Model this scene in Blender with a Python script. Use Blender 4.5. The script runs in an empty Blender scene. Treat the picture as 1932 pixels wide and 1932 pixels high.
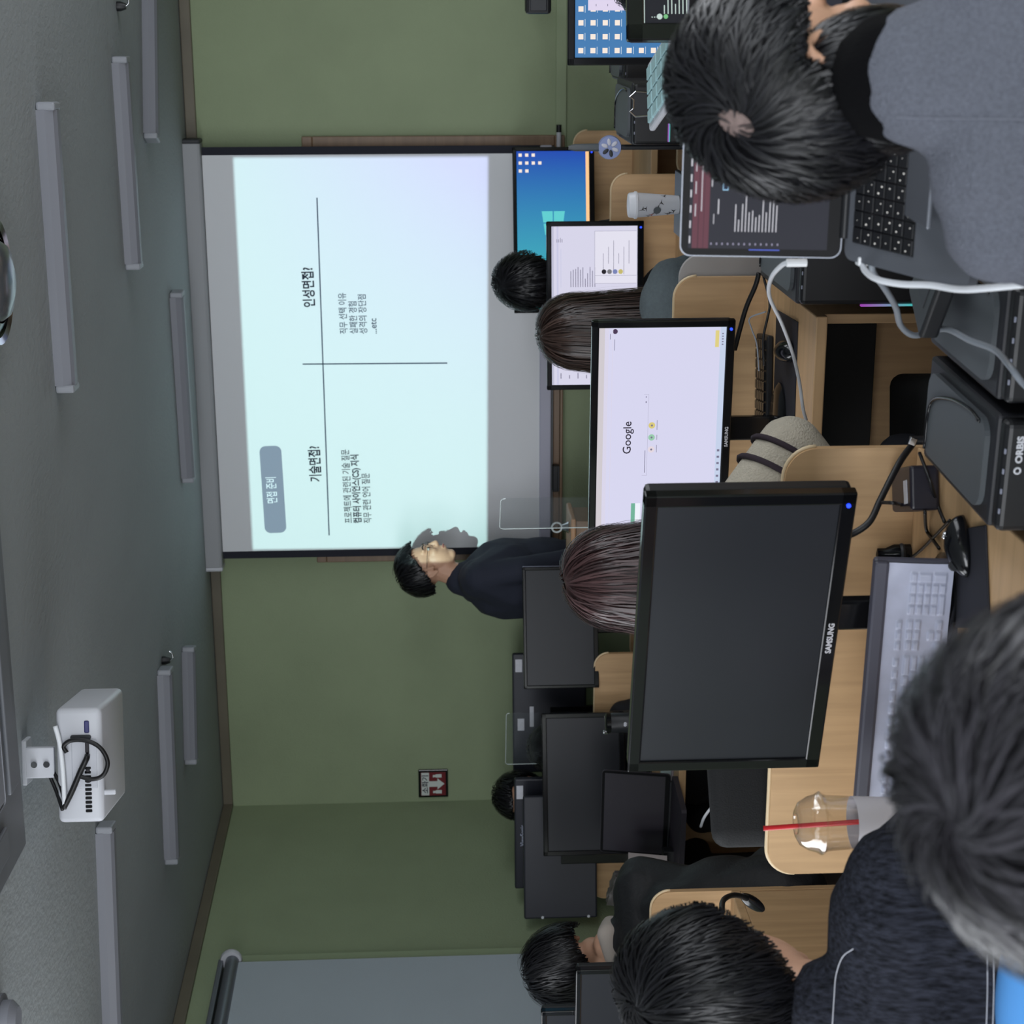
import bpy, bmesh, math, random
from mathutils import Vector, Matrix, Euler
V = Vector
scene = bpy.context.scene
COL = scene.collection
R = math.radians

# ------------------------------------------------------------------ camera
F = 3200.0                                   # focal length in pixels of a 1932 px frame
YAW, PITCH, ROLL, CAMZ = R(16.6), R(2.75), R(0.95), 1.58
cam_pos = V((0, 0, CAMZ))
fwd = V((-math.sin(YAW) * math.cos(PITCH), math.cos(YAW) * math.cos(PITCH), -math.sin(PITCH)))
rgt0 = V((math.cos(YAW), math.sin(YAW), 0))
dwn0 = fwd.cross(rgt0)                       # points down
rgt = rgt0 * math.cos(ROLL) + dwn0 * math.sin(ROLL)
dwn = dwn0 * math.cos(ROLL) - rgt0 * math.sin(ROLL)
cam = bpy.data.cameras.new('camera')
cam_o = bpy.data.objects.new('camera', cam); COL.objects.link(cam_o)
# the phone was held sideways: the picture's x axis runs down the room, its y axis to the right
m = Matrix((dwn, rgt, -fwd)).transposed().to_4x4(); m.translation = cam_pos
cam_o.matrix_world = m
cam.sensor_width = 36.0; cam.sensor_fit = 'HORIZONTAL'
cam.lens = 36.0 * F / 1932.0
cam.clip_start = 0.05
cam.dof.use_dof = True; cam.dof.focus_distance = 4.0; cam.dof.aperture_fstop = 9.6
scene.camera = cam_o
scene.view_settings.view_transform = 'Standard'
scene.view_settings.look = 'None'
scene.view_settings.gamma = 1.0
scene.view_settings.use_curve_mapping = False
scene.view_settings.exposure = 0.0

def ray(x, y):
    return fwd + rgt * ((1932 - y - 966) / F) + dwn * ((x - 966) / F)
def at(x, y, Z):                             # point seen at (x, y), Z metres along the view axis
    return cam_pos + ray(x, y) * Z
def on_z(x, y, z):
    d = ray(x, y); return cam_pos + d * ((z - CAMZ) / d.z)
def on_y(x, y, Y):
    d = ray(x, y); return cam_pos + d * (Y / d.y)

# ------------------------------------------------------------------ world and daylight
WALL_Y, CEIL_Z = 7.35, 2.58
w = bpy.data.worlds.new('world'); scene.world = w; w.use_nodes = True
w.node_tree.nodes['Background'].inputs[0].default_value = (0.55, 0.62, 0.75, 1)
w.node_tree.nodes['Background'].inputs[1].default_value = 0.10
def area(name, loc, rot, sx, sy, power, color):
    l = bpy.data.lights.new(name, 'AREA'); l.shape = 'RECTANGLE'; l.size = sx; l.size_y = sy
    l.energy = power; l.color = color
    o = bpy.data.objects.new(name, l); COL.objects.link(o); o.location = loc; o.rotation_euler = rot
    return o
# daylight entering through the windows in the wall behind the viewer
area('daylight_rear', (-1.2, -2.35, 1.7), (R(66), 0, 0), 4.2, 1.4, 190.0, (0.92, 0.95, 1.0))
area('daylight_side', (-3.66, 1.1, 1.7), (0, R(-64), 0), 1.4, 5.2, 158.0, (0.92, 0.95, 1.0))
area('fill_far_side', (1.66, 2.6, 1.7), (0, R(64), 0), 1.4, 6.0, 116.0, (0.92, 0.95, 1.0))  # added fill lamp at the right wall, softens the daylight from the left

# ------------------------------------------------------------------ materials
def lin(c):
    return tuple((v / 255 / 12.92) if v / 255 <= 0.04045 else ((v / 255 + 0.055) / 1.055) ** 2.4 for v in c)
MATS = {}
def mat(name, rgb, rough=0.5, metal=0.0, bump=0.0, bscale=200.0, var=0.0, vscale=8.0, stretch=(1, 1, 1), spec=0.5, alpha=None, trans=0.0, ior=1.45, sheen=0.0, detail=4.0):
    if name in MATS: return MATS[name]
    mt = bpy.data.materials.new(name); mt.use_nodes = True
    nt = mt.node_tree; b = nt.nodes['Principled BSDF']; L = nt.links.new
    c = lin(rgb)
    b.inputs['Base Color'].default_value = (*c, 1); b.inputs['Roughness'].default_value = rough
    b.inputs['Metallic'].default_value = metal; b.inputs['Specular IOR Level'].default_value = spec
    b.inputs['Transmission Weight'].default_value = trans; b.inputs['IOR'].default_value = ior
    if sheen: b.inputs['Sheen Weight'].default_value = sheen
    if alpha is not None: b.inputs['Alpha'].default_value = alpha
    if bump or var:
        tc = nt.nodes.new('ShaderNodeTexCoord'); mp = nt.nodes.new('ShaderNodeMapping')
        mp.inputs['Scale'].default_value = stretch
        L(tc.outputs['Object'], mp.inputs['Vector'])
    if var:
        n = nt.nodes.new('ShaderNodeTexNoise'); n.inputs['Scale'].default_value = vscale; n.inputs['Detail'].default_value = detail
        L(mp.outputs[0], n.inputs['Vector'])
        r = nt.nodes.new('ShaderNodeMapRange')
        r.inputs[1].default_value = 0.3; r.inputs[2].default_value = 0.7
        r.inputs[3].default_value = 1 - var; r.inputs[4].default_value = 1 + var
        L(n.outputs['Fac'], r.inputs[0])
        mx = nt.nodes.new('ShaderNodeVectorMath'); mx.operation = 'SCALE'
        mx.inputs[0].default_value = c; L(r.outputs[0], mx.inputs['Scale'])
        L(mx.outputs[0], b.inputs['Base Color'])
    if bump:
        n2 = nt.nodes.new('ShaderNodeTexNoise'); n2.inputs['Scale'].default_value = bscale; n2.inputs['Detail'].default_value = 3
        L(mp.outputs[0], n2.inputs['Vector'])
        bp = nt.nodes.new('ShaderNodeBump'); bp.inputs['Strength'].default_value = bump; bp.inputs['Distance'].default_value = 0.01
        L(n2.outputs['Fac'], bp.inputs['Height']); L(bp.outputs[0], b.inputs['Normal'])
    MATS[name] = mt
    return mt
def emit(name, rgb, s=1.0, grad=None):
    if name in MATS: return MATS[name]
    mt = bpy.data.materials.new(name); mt.use_nodes = True
    nt = mt.node_tree; b = nt.nodes['Principled BSDF']
    b.inputs['Base Color'].default_value = (0.01, 0.01, 0.012, 1); b.inputs['Roughness'].default_value = 0.5; b.inputs['Specular IOR Level'].default_value = 0.12
    b.inputs['Emission Color'].default_value = (*lin(rgb), 1); b.inputs['Emission Strength'].default_value = s
    if grad:                                 # a picture shown on the screen: colours between two ends of local x
        tc = nt.nodes.new('ShaderNodeTexCoord'); sp = nt.nodes.new('ShaderNodeSeparateXYZ'); rp = nt.nodes.new('ShaderNodeValToRGB')
        nt.links.new(tc.outputs['Generated'], sp.inputs[0]); nt.links.new(sp.outputs[grad[0]], rp.inputs[0])
        e = rp.color_ramp.elements
        e[0].color = (*lin(grad[1]), 1); e[1].color = (*lin(grad[2]), 1)
        nt.links.new(rp.outputs[0], b.inputs['Emission Color'])
    MATS[name] = mt
    return mt
def wood(name, rgb, axis=2):
    if name in MATS: return MATS[name]
    mt = bpy.data.materials.new(name); mt.use_nodes = True
    nt = mt.node_tree; b = nt.nodes['Principled BSDF']; L = nt.links.new
    tc = nt.nodes.new('ShaderNodeTexCoord'); mp = nt.nodes.new('ShaderNodeMapping')
    s = [26.0, 26.0, 26.0]; s[axis] = 1.6; mp.inputs['Scale'].default_value = s
    L(tc.outputs['Object'], mp.inputs['Vector'])
    n = nt.nodes.new('ShaderNodeTexNoise'); n.inputs['Scale'].default_value = 1.6; n.inputs['Detail'].default_value = 6; n.inputs['Distortion'].default_value = 0.6
    L(mp.outputs[0], n.inputs['Vector'])
    rp = nt.nodes.new('ShaderNodeValToRGB'); e = rp.color_ramp.elements
    c = lin(rgb)
    e[0].position = 0.3; e[0].color = (c[0] * .84, c[1] * .82, c[2] * .78, 1)
    e[1].position = 0.7; e[1].color = (c[0] * 1.06, c[1] * 1.05, c[2] * 1.03, 1)
    L(n.outputs['Fac'], rp.inputs[0]); L(rp.outputs[0], b.inputs['Base Color'])
    b.inputs['Roughness'].default_value = 0.45
    MATS[name] = mt
    return mt

# ------------------------------------------------------------------ mesh helpers
def add_box(bm, size, c=(0, 0, 0), rot=None, bev=0.0, seg=2):
    g = bmesh.ops.create_cube(bm, size=1.0)
    vs = g['verts']
    bmesh.ops.scale(bm, vec=size, verts=vs)
    if bev:
        es = list({e for v in vs for e in v.link_edges})
        r = bmesh.ops.bevel(bm, geom=es, offset=bev, segments=seg, profile=0.5, affect='EDGES')
        vs = list({v for f in r['faces'] for v in f.verts} | {v for v in vs if v.is_valid})
        vs = [v for v in vs if v.is_valid]
    if rot is not None: bmesh.ops.rotate(bm, matrix=rot, verts=vs, cent=(0, 0, 0))
    bmesh.ops.translate(bm, vec=c, verts=vs)
    return vs
def add_ell(bm, c, r, rot=None, sub=3):
    g = bmesh.ops.create_icosphere(bm, subdivisions=sub, radius=1.0)
    vs = g['verts']
    if isinstance(r, (int, float)): r = (r, r, r)
    bmesh.ops.scale(bm, vec=r, verts=vs)
    if rot is not None: bmesh.ops.rotate(bm, matrix=rot, verts=vs, cent=(0, 0, 0))
    bmesh.ops.translate(bm, vec=c, verts=vs)
    return vs
def add_cap(bm, p0, r0, p1, r1, sub=2):
    b2 = bmesh.new()
    add_ell(b2, p0, r0, sub=sub); add_ell(b2, p1, r1, sub=sub)
    h = bmesh.ops.convex_hull(b2, input=b2.verts)
    bmesh.ops.delete(b2, geom=list({e for e in h['geom_interior'] if isinstance(e, bmesh.types.BMVert)}), context='VERTS')
    me = bpy.data.meshes.new('t'); b2.to_mesh(me); b2.free()
    bm.from_mesh(me); bpy.data.meshes.remove(me)
def add_lathe(bm, prof, c=(0, 0, 0), n=32, rot=None, cap=True):
    rings = []
    for r, z in prof:
        rings.append([bm.verts.new((r * math.cos(2 * math.pi * k / n), r * math.sin(2 * math.pi * k / n), z)) for k in range(n)])
    for a, b in zip(rings, rings[1:]):
        for k in range(n):
            bm.faces.new((a[k], a[(k + 1) % n], b[(k + 1) % n], b[k]))
    if cap:
        if prof[0][0] > 1e-5: bm.faces.new(rings[0][::-1])
        if prof[-1][0] > 1e-5: bm.faces.new(rings[-1])
    vs = [v for r in rings for v in r]
    if rot is not None: bmesh.ops.rotate(bm, matrix=rot, verts=vs, cent=(0, 0, 0))
    bmesh.ops.translate(bm, vec=c, verts=vs)
    return vs
def catmull(pts, n=8):
    pts = [V(p) for p in pts]
    if len(pts) < 3: return pts
    P = [pts[0] * 2 - pts[1]] + pts + [pts[-1] * 2 - pts[-2]]
    out = []
    for i in range(1, len(P) - 2):
        for k in range(n):
            t = k / n
            a, b, c, d = P[i - 1], P[i], P[i + 1], P[i + 2]
            out.append(0.5 * ((2 * b) + (c - a) * t + (2 * a - 5 * b + 4 * c - d) * t * t + (3 * b - a - 3 * c + d) * t ** 3))
    out.append(pts[-1])
    return out
def add_tube(bm, pts, r, n=8, smooth=8):
    pts = catmull(pts, smooth) if smooth else [V(p) for p in pts]
    rings = []; up = None
    for i, p in enumerate(pts):
        t = (pts[min(i + 1, len(pts) - 1)] - pts[max(i - 1, 0)])
        if t.length < 1e-9: t = V((0, 0, 1))
        t.normalize()
        if up is None: up = t.orthogonal().normalized()
        up = (up - t * up.dot(t)); up = up.normalized() if up.length > 1e-6 else t.orthogonal().normalized()
        s = t.cross(up)
        rr = r(i / (len(pts) - 1)) if callable(r) else r
        rings.append([bm.verts.new(p + (up * math.cos(2 * math.pi * k / n) + s * math.sin(2 * math.pi * k / n)) * rr) for k in range(n)])
    for a, b in zip(rings, rings[1:]):
        for k in range(n): bm.faces.new((a[k], b[k], b[(k + 1) % n], a[(k + 1) % n]))
    bm.faces.new(rings[0]); bm.faces.new(rings[-1][::-1])
def add_prism(bm, poly, y0, y1):             # polygon in local x-z, extruded along y
    a = [bm.verts.new((p[0], y0, p[1])) for p in poly]; b = [bm.verts.new((p[0], y1, p[1])) for p in poly]
    n = len(poly)
    bm.faces.new(a); bm.faces.new(b[::-1])
    for k in range(n): bm.faces.new((a[k], b[k], b[(k + 1) % n], a[(k + 1) % n]))
def rrect(w, h, r, n=6, cx=0, cz=0, corners=(1, 1, 1, 1)):   # corners: tr, tl, bl, br
    out = []
    for q, (sx, sz, a0) in enumerate(((1, 1, 0), (-1, 1, 90), (-1, -1, 180), (1, -1, 270))):
        rr = r if corners[q] else 0
        if rr == 0: out.append((cx + sx * w / 2, cz + sz * h / 2)); continue
        for k in range(n + 1):
            a = R(a0 + 90 * k / n)
            out.append((cx + sx * (w / 2 - rr) + rr * math.cos(a), cz + sz * (h / 2 - rr) + rr * math.sin(a)))
    return out
def obj(name, bm, m, parent=None, smooth=False, mtx=None):
    bmesh.ops.recalc_face_normals(bm, faces=bm.faces)
    me = bpy.data.meshes.new(name); bm.to_mesh(me); bm.free()
    o = bpy.data.objects.new(name, me); COL.objects.link(o)
    if m: me.materials.append(m)
    if smooth:
        for p in me.polygons: p.use_smooth = True
        if smooth is not True: me.set_sharp_from_angle(angle=R(smooth))
    if parent: o.parent = parent
    if mtx is not None: o.matrix_local = mtx
    return o
def tag(o, label, cat, group=None):
    o['label'] = label; o['category'] = cat
    if group: o['group'] = group
    return o
def thing(name, label, cat, loc=(0, 0, 0), rotz=0.0, group=None, mtx=None):
    o = bpy.data.objects.new(name, None); COL.objects.link(o); o.empty_display_size = 0.1
    if mtx is not None: o.matrix_world = mtx
    else: o.location = loc; o.rotation_euler = (0, 0, rotz)
    return tag(o, label, cat, group)
def struct(name, bm, m, smooth=False, parent=None):
    o = obj(name, bm, m, parent, smooth)
    if not parent: o['kind'] = 'structure'
    return o
def dup(root, label, mtx=None, group=None):
    r = root.copy(); COL.objects.link(r)
    if mtx is not None: r.matrix_world = mtx
    r['label'] = label
    if group: r['group'] = group
    for ch in list(root.children):
        c = ch.copy(); COL.objects.link(c); c.parent = r
        for g in list(ch.children):
            d = g.copy(); COL.objects.link(d); d.parent = c
    return r
def box(name, size, c, m, parent=None, rot=None, bev=0.002, smooth=False, seg=2):
    bm = bmesh.new(); add_box(bm, size, c, rot, bev, seg); return obj(name, bm, m, parent, smooth)
def lathe(name, prof, c, m, parent=None, n=32, rot=None, cap=True):
    bm = bmesh.new(); add_lathe(bm, prof, c, n, rot, cap); return obj(name, bm, m, parent, 40)
def tube(name, pts, r, m, parent=None, n=8, smooth=8):
    bm = bmesh.new(); add_tube(bm, pts, r, n, smooth); return obj(name, bm, m, parent, True)
def RX(d): return Matrix.Rotation(R(d), 3, 'X')
def RY(d): return Matrix.Rotation(R(d), 3, 'Y')
def RZ(d): return Matrix.Rotation(R(d), 3, 'Z')
def T(x=0, y=0, z=0): return Matrix.Translation((x, y, z))
def frame_from(o, xd, zd):                   # matrix with origin o, x axis xd, z axis near zd
    xd = xd.normalized(); y = zd.cross(xd).normalized(); z = xd.cross(y)
    mm = Matrix((xd, y, z)).transposed().to_4x4(); mm.translation = o
    return mm
def text(name, s, size, m, parent, mtx, ext=0.0004, align='LEFT', sx=1.0, bold=0.0):
    cu = bpy.data.curves.new(name, 'FONT'); cu.body = s; cu.size = size; cu.extrude = ext; cu.align_x = align
    cu.resolution_u = 3; cu.offset = bold
    to = bpy.data.objects.new(name, cu); COL.objects.link(to)
    dg = bpy.context.evaluated_depsgraph_get()
    me = bpy.data.meshes.new_from_object(to.evaluated_get(dg))
    bpy.data.objects.remove(to); bpy.data.curves.remove(cu)
    me.name = name
    me.transform(Matrix.Diagonal((sx, 1, 1, 1)))
    me.materials.clear(); me.materials.append(m)
    o = bpy.data.objects.new(name, me); COL.objects.link(o); o.parent = parent
    o.matrix_local = mtx
    return o
TXT = Matrix.Rotation(R(90), 4, 'X')         # text plane standing up, read from -y

# ------------------------------------------------------------------ the room
M_green = mat('green_wallpaper', (145, 158, 127), 0.85, bump=0.25, bscale=120, var=0.05, vscale=3)
M_ceil = mat('ceiling_paper', (152, 158, 161), 0.8, bump=0.3, bscale=70, var=0.03, vscale=4, stretch=(1, 0.5, 1))
M_trim = mat('brown_trim', (104, 98, 84), 0.5, var=0.1, vscale=5)
M_floor = mat('dark_floor', (62, 58, 56), 0.5, var=0.15, vscale=6)
M_white = mat('white_plastic', (192, 194, 201), 0.4)
M_lamp = mat('lamp_plastic', (122, 124, 132), 0.45)
M_black = mat('black_plastic', (24, 25, 28), 0.42)
M_gloss = mat('glossy_black', (14, 15, 18), 0.16)
M_dark = mat('charcoal_plastic', (44, 46, 50), 0.5)
M_grey = mat('grey_plastic', (74, 79, 83), 0.5)
M_chrome = mat('chrome', (210, 212, 216), 0.15, metal=1.0)
M_alu = mat('aluminium', (120, 124, 132), 0.38, metal=0.6)
M_wood = wood('beech_laminate', (196, 162, 122), 2)
M_woodh = wood('beech_laminate_top', (196, 162, 122), 0)
M_wooddk = wood('oak_frame', (128, 104, 82), 0)
M_edge = mat('pale_edging', (214, 192, 156), 0.4)
M_glassb = mat('black_glass', (12, 12, 14), 0.4, spec=.12)
M_label = mat('label_paper', (205, 206, 214), 0.6, var=0.06, vscale=60)
M_cable = mat('black_cable', (20, 20, 22), 0.45)
M_wcable = mat('white_cable', (222, 225, 230), 0.4)
M_gcable = mat('grey_cable', (128, 134, 142), 0.4)

cor = on_z(425, 1521, CEIL_Z); cor.y = WALL_Y
lw = on_z(327, 1932, CEIL_Z)
XC = on_y(425, 1521, WALL_Y).x               # corner of front and left wall
ldir = (V((lw.x, lw.y, 0)) - V((XC, WALL_Y, 0))).normalized()
XR, YB = 1.7, -2.4
tL = (YB - WALL_Y) / ldir.y
LB = V((XC, WALL_Y, 0)) + ldir * tL          # left wall's rear end
bm = bmesh.new()
vs = [bm.verts.new(p) for p in ((LB.x - .1, YB - .1, 0), (XR + .1, YB - .1, 0), (XR + .1, WALL_Y + .1, 0), (XC - .2, WALL_Y + .1, 0))]
bm.faces.new(vs); struct('floor', bm, M_floor)
bm = bmesh.new()
vs = [bm.verts.new((p[0], p[1], CEIL_Z)) for p in ((LB.x - .1, YB - .1), (XR + .1, YB - .1), (XR + .1, WALL_Y + .1), (XC - .2, WALL_Y + .1))]
f = bm.faces.new(vs); bmesh.ops.extrude_face_region(bm, geom=[f])
for v in bm.verts[4:]: v.co.z += 0.1
struct('ceiling', bm, M_ceil)
bm = bmesh.new(); add_box(bm, (XR - XC + .2, .1, CEIL_Z), ((XR + XC) / 2, WALL_Y + .05, CEIL_Z / 2)); struct('wall_front', bm, M_green)
bm = bmesh.new(); 
add_box(bm, (.1, WALL_Y - YB, CEIL_Z), (XR + .05, (WALL_Y + YB) / 2, CEIL_Z / 2))
struct('wall_right', bm, M_green)
# rear wall with a wide window opening
bm = bmesh.new()
add_box(bm, (XR - LB.x, .1, .9), ((XR + LB.x) / 2, YB - .05, .45)); add_box(bm, (XR - LB.x, .1, CEIL_Z - 2.42), ((XR + LB.x) / 2, YB - .05, (CEIL_Z + 2.42) / 2))
add_box(bm, (-3.4 - LB.x, .1, 1.52), ((-3.4 + LB.x) / 2, YB - .05, 1.66)); add_box(bm, (XR - 1.0, .1, 1.52), ((XR + 1.0) / 2, YB - .05, 1.66))
struct('wall_rear', bm, M_green)
# left wall, with its own frame: x along the wall (negative towards the viewer), y into the wall
LW = frame_from(V((XC, WALL_Y, 0)), -ldir, V((0, 0, 1)))
inward = -(LW.to_3x3() @ V((0, 1, 0)))
if inward.x < 0: raise SystemExit('left wall frame')
def on_left(x, y):
    d = ray(x, y); n = inward; p0 = V((XC, WALL_Y, 0))
    return cam_pos + d * ((p0 - cam_pos).dot(n) / d.dot(n))
LWi = LW.inverted()
bm = bmesh.new(); add_box(bm, (tL + .1, .1, CEIL_Z), (-tL / 2, .05, CEIL_Z / 2))
o = struct('wall_left', bm, M_green); o.matrix_world = LW

# cornice strips under the ceiling
bm = bmesh.new(); add_box(bm, (XR - XC, .022, .045), ((XR + XC) / 2, WALL_Y - .011, CEIL_Z - .024), bev=.004); struct('trim_1', bm, M_trim)
bm = bmesh.new(); add_box(bm, (tL, .022, .045), (-tL / 2, -.011, CEIL_Z - .024), bev=.004); o = struct('trim_2', bm, M_trim); o.matrix_world = LW
# wainscot ledge on the front wall
p = on_y(1059, 60, WALL_Y)
M_green2 = mat('green_ledge', (150, 164, 132), 0.7)
bm = bmesh.new(); add_box(bm, (XR - XC, .016, .045), ((XR + XC) / 2, WALL_Y - .008, p.z), bev=.003); struct('trim_3', bm, M_green2)
bm = bmesh.new(); add_box(bm, (XR - XC, .02, .09), ((XR + XC) / 2, WALL_Y - .01, .045), bev=.003); struct('baseboard_front', bm, M_trim)
bm = bmesh.new(); add_box(bm, (tL, .02, .09), (-tL / 2, -.01, .045), bev=.003); o = struct('baseboard_left', bm, M_trim); o.matrix_world = LW

# left window with its frame and roller blind
a = LWi @ on_left(447, 1838); b = LWi @ on_left(415, 1932)
wx1, wz1 = a.x, (a.z + b.z) / 2
wx0, wz0 = wx1 - 1.75, .95
M_glass = mat('window_glass', (150, 160, 168), 0.1, spec=0.6)
bm = bmesh.new(); add_box(bm, (wx1 - wx0, .006, wz1 - wz0), ((wx0 + wx1) / 2, -.004, (wz0 + wz1) / 2)); win = struct('window_1', bm, M_glass); win.matrix_world = LW
bm = bmesh.new()
for x0, x1, z0, z1 in ((wx1 + .035, wx1 + .08, wz0 - .06, wz1 + .01), (wx1, wx1 + .035, wz0 - .06, wz1), (wx0 - .07, wx0, wz0 - .06, wz1 + .02), (wx0 - .07, wx1 + .08, wz0 - .11, wz0 - .02)):
    add_box(bm, (x1 - x0, .03 if x1 - x0 < .04 else .045, z1 - z0), ((x0 + x1) / 2, -.012, (z0 + z1) / 2), bev=.004)
obj('window_frame', bm, M_green2, win)
# the second window in the left wall, nearer the viewer, lets the daylight in
bm = bmesh.new(); add_box(bm, (5.2, .006, 1.4), (-(WALL_Y - 1.1), -.004, 1.7)); win2 = struct('window_2', bm, M_glass); win2.matrix_world = LW
bm = bmesh.new()
for cx_, cz_, sx_, sz_ in ((0, .72, 5.3, .05), (0, -.72, 5.3, .05), (-2.62, 0, .05, 1.45), (2.62, 0, .05, 1.45), (0, 0, .04, 1.4)): add_box(bm, (sx_, .03, sz_), (-(WALL_Y - 1.1) + cx_, -.012, 1.7 + cz_), bev=.004)
obj('window_frame', bm, M_green2, win2)
bm = bmesh.new(); add_box(bm, (.006, 6.0, 1.4), (XR - .004, 2.6, 1.7)); win3 = struct('added_window', bm, M_glass)  # unseen right-hand window, added to go with the fill lamp
bm = bmesh.new()
for cy_, cz_, sy_, sz_ in ((0, .72, 6.1, .05), (0, -.72, 6.1, .05), (-3.02, 0, .05, 1.45), (3.02, 0, .05, 1.45), (0, 0, .04, 1.4)): add_box(bm, (.03, sy_, sz_), (XR - .012, 2.6 + cy_, 1.7 + cz_), bev=.004)
obj('window_frame', bm, M_green2, win3)
# roller blind hanging in front of the window
bl = thing('roller_blind', 'grey roller blind drawn down over the window in the left wall', 'blind', mtx=LW @ T((wx0 + wx1) / 2, -.06, wz1))
hw = (wx1 - wx0) / 2
M_blind = mat('blind_fabric', (168, 178, 186), 0.8, bump=.1, bscale=300, var=.02, vscale=3)
box('blind_sheet', (hw * 2 - .02, .003, wz1 - wz0 + .02), (0, 0, -(wz1 - wz0) / 2), M_blind, bl, bev=0)
lathe('roller', [(.0, -hw), (.026, -hw), (.026, hw), (0, hw)], (0, .0, .0), M_alu, bl, rot=RY(90))
box('head_rail', (hw * 2 + .02, .05, .02), (0, .02, .045), M_alu, bl, bev=.004)
for s in (-1, 1):
    lathe('end_bracket', [(0, -.012), (.04, -.012), (.044, 0), (.04, .012), (0, .012)], (s * (hw + .012), .0, .005), M_white, bl, rot=RY(90))

# ------------------------------------------------------------------ ceiling fixtures
def ceiling_lamp(pa, pb, label, width, depth):
    a = on_z(pa[0], pa[1], CEIL_Z - depth / 2); b = on_z(pb[0], pb[1], CEIL_Z - depth / 2)
    # pa, pb: right and left end in the photograph; x axis runs left to right
    d = a - b; L = d.length
    t = thing('ceiling_lamp', label, 'lamp', mtx=frame_from((a + b) / 2 + V((0, 0, depth / 2)), d, V((0, 0, 1))), group='unlit tube lamps on the ceiling')
    prof = [(-width / 2, 0), (width / 2, 0), (width / 2, -depth * .45), (width * .38, -depth * .85), (width * .2, -depth), (-width * .2, -depth), (-width * .38, -depth * .85), (-width / 2, -depth * .45)]
    bm = bmesh.new()
    A = [bm.verts.new((-L / 2 + .02, x, z)) for x, z in prof]; B = [bm.verts.new((L / 2 - .02, x, z)) for x, z in prof]
    n = len(prof)
    bm.faces.new(A); bm.faces.new(B[::-1])
    for k in range(n): bm.faces.new((A[k], B[k], B[(k + 1) % n], A[(k + 1) % n]))
    obj('diffuser', bm, M_lamp, t)
    for s in (-1, 1):
        box('end_cap', (.022, width * 1.02, depth * .98), (s * (L / 2 - .011), 0, -depth / 2), mat('lamp_cap', (142, 145, 152), .45), t, bev=.006)
    for s in (-.28, .25):
        box('mounting_clip', (.1, .006, .02), (s * L, width / 2 + .003, -.012), M_white, t, bev=.001)
    return t
LD = ((( 90, 192), (128, 738), 'nearest long lamp on the ceiling, beside the round vent'),
      ((228, 106), (254, 507), 'ceiling lamp between the nearest long lamp and the farthest right one'),
      ((283, -60), (287, 266), 'farthest right ceiling lamp, cut by the frame, close to the green wall'),
      ((334, 549), (357, 907), 'ceiling lamp right in front of the projection screen housing'),
      ((312, 1260), (326, 1626), 'ceiling lamp beyond the white projector, larger of the two there'),
      ((357, 1219), (362, 1440), 'short dim ceiling lamp nearest the green wall on the projector side'),
      ((200, 1554), (216, 1990), 'ceiling lamp left of the projector, running out of the frame'))
for pa, pb, lab in LD: ceiling_lamp(pa, pb, lab, .075, .05)

# sprinkler hooks
for (x, y), lab in (((232, 12), 'small black ceiling hook at the right edge of the ceiling'), ((316, 1246), 'small black ceiling hook beside a lamp end beyond the projector')):
    p = on_z(x, y, CEIL_Z - .02)
    t = thing('ceiling_hook', lab, 'hook', (p.x, p.y, CEIL_Z))
    lathe('hook_base', [(0, 0), (.016, 0), (.016, -.012), (.01, -.03), (0, -.03)], (0, 0, 0), M_black, t, n=14)
    tube('hook_wire', [(0, 0, -.028), (.012, 0, -.04), (.03, 0, -.036), (.036, 0, -.028)], .003, M_chrome, t, n=6)

# round chrome vent
p = on_z(-8, 530, CEIL_Z - .03)
t = thing('ceiling_vent', 'round chrome and black vent at the top of the ceiling', 'vent', (p.x, p.y, CEIL_Z))
lathe('outer_ring', [(.148, 0), (.152, -.02), (.144, -.035), (.13, -.03), (.13, 0)], (0, 0, 0), M_chrome, t, n=48, cap=False)
lathe('black_ring', [(.13, 0), (.13, -.022), (.096, -.04), (.096, 0)], (0, 0, 0), M_gloss, t, n=48, cap=False)
lathe('centre_dish', [(.098, 0), (.098, -.03), (.08, -.055), (.04, -.066), (0, -.068)], (0, 0, 0), mat('dish_grey', (120, 124, 130), .25, metal=.7), t, n=48)

# ceiling cassette air conditioner, cut by the frame
p0 = on_z(52, 1596, CEIL_Z - .05)            # near right corner in the photograph
q = on_z(36, 1400, CEIL_Z - .05)
xd = q - p0; xd.z = 0
t = thing('air_conditioner', 'grey ceiling cassette air conditioner above the projector', 'air conditioner', mtx=frame_from(V((p0.x, p0.y, CEIL_Z)), xd, V((0, 0, 1))))
M_ac = mat('cassette_plastic', (104, 107, 113), .5)
for nm, s, c, mm in (('panel', (.95, .95, .05), (.475, -.475, -.025), M_ac), ('intake_grille', (.56, .56, .012), (.475, -.475, -.056), M_lamp)):
    box(nm, s, c, mm, t, bev=.012)
for k, (cx, cy, r) in enumerate(((.475, -.1, 0), (.475, -.85, 0), (.1, -.475, 90), (.85, -.475, 90))):
    box('air_flap', (.58, .07, .01), (0, 0, 0), M_ac, t, bev=.004).matrix_local = T(cx, cy, -.054) @ Matrix.Rotation(R(r), 4, 'Z')
# smoke detector at the frame's edge
p = on_z(14, 1925, CEIL_Z - .03)
t = thing('smoke_detector', 'white round smoke detector on the ceiling at the left edge', 'detector', (p.x, p.y, CEIL_Z))
lathe('detector_base', [(0, 0), (.06, 0), (.06, -.02), (0, -.02)], (0, 0, 0), M_lamp, t)
lathe('detector_cap', [(.045, -.02), (.045, -.04), (.03, -.055), (0, -.055)], (0, 0, 0), M_lamp, t)

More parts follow.
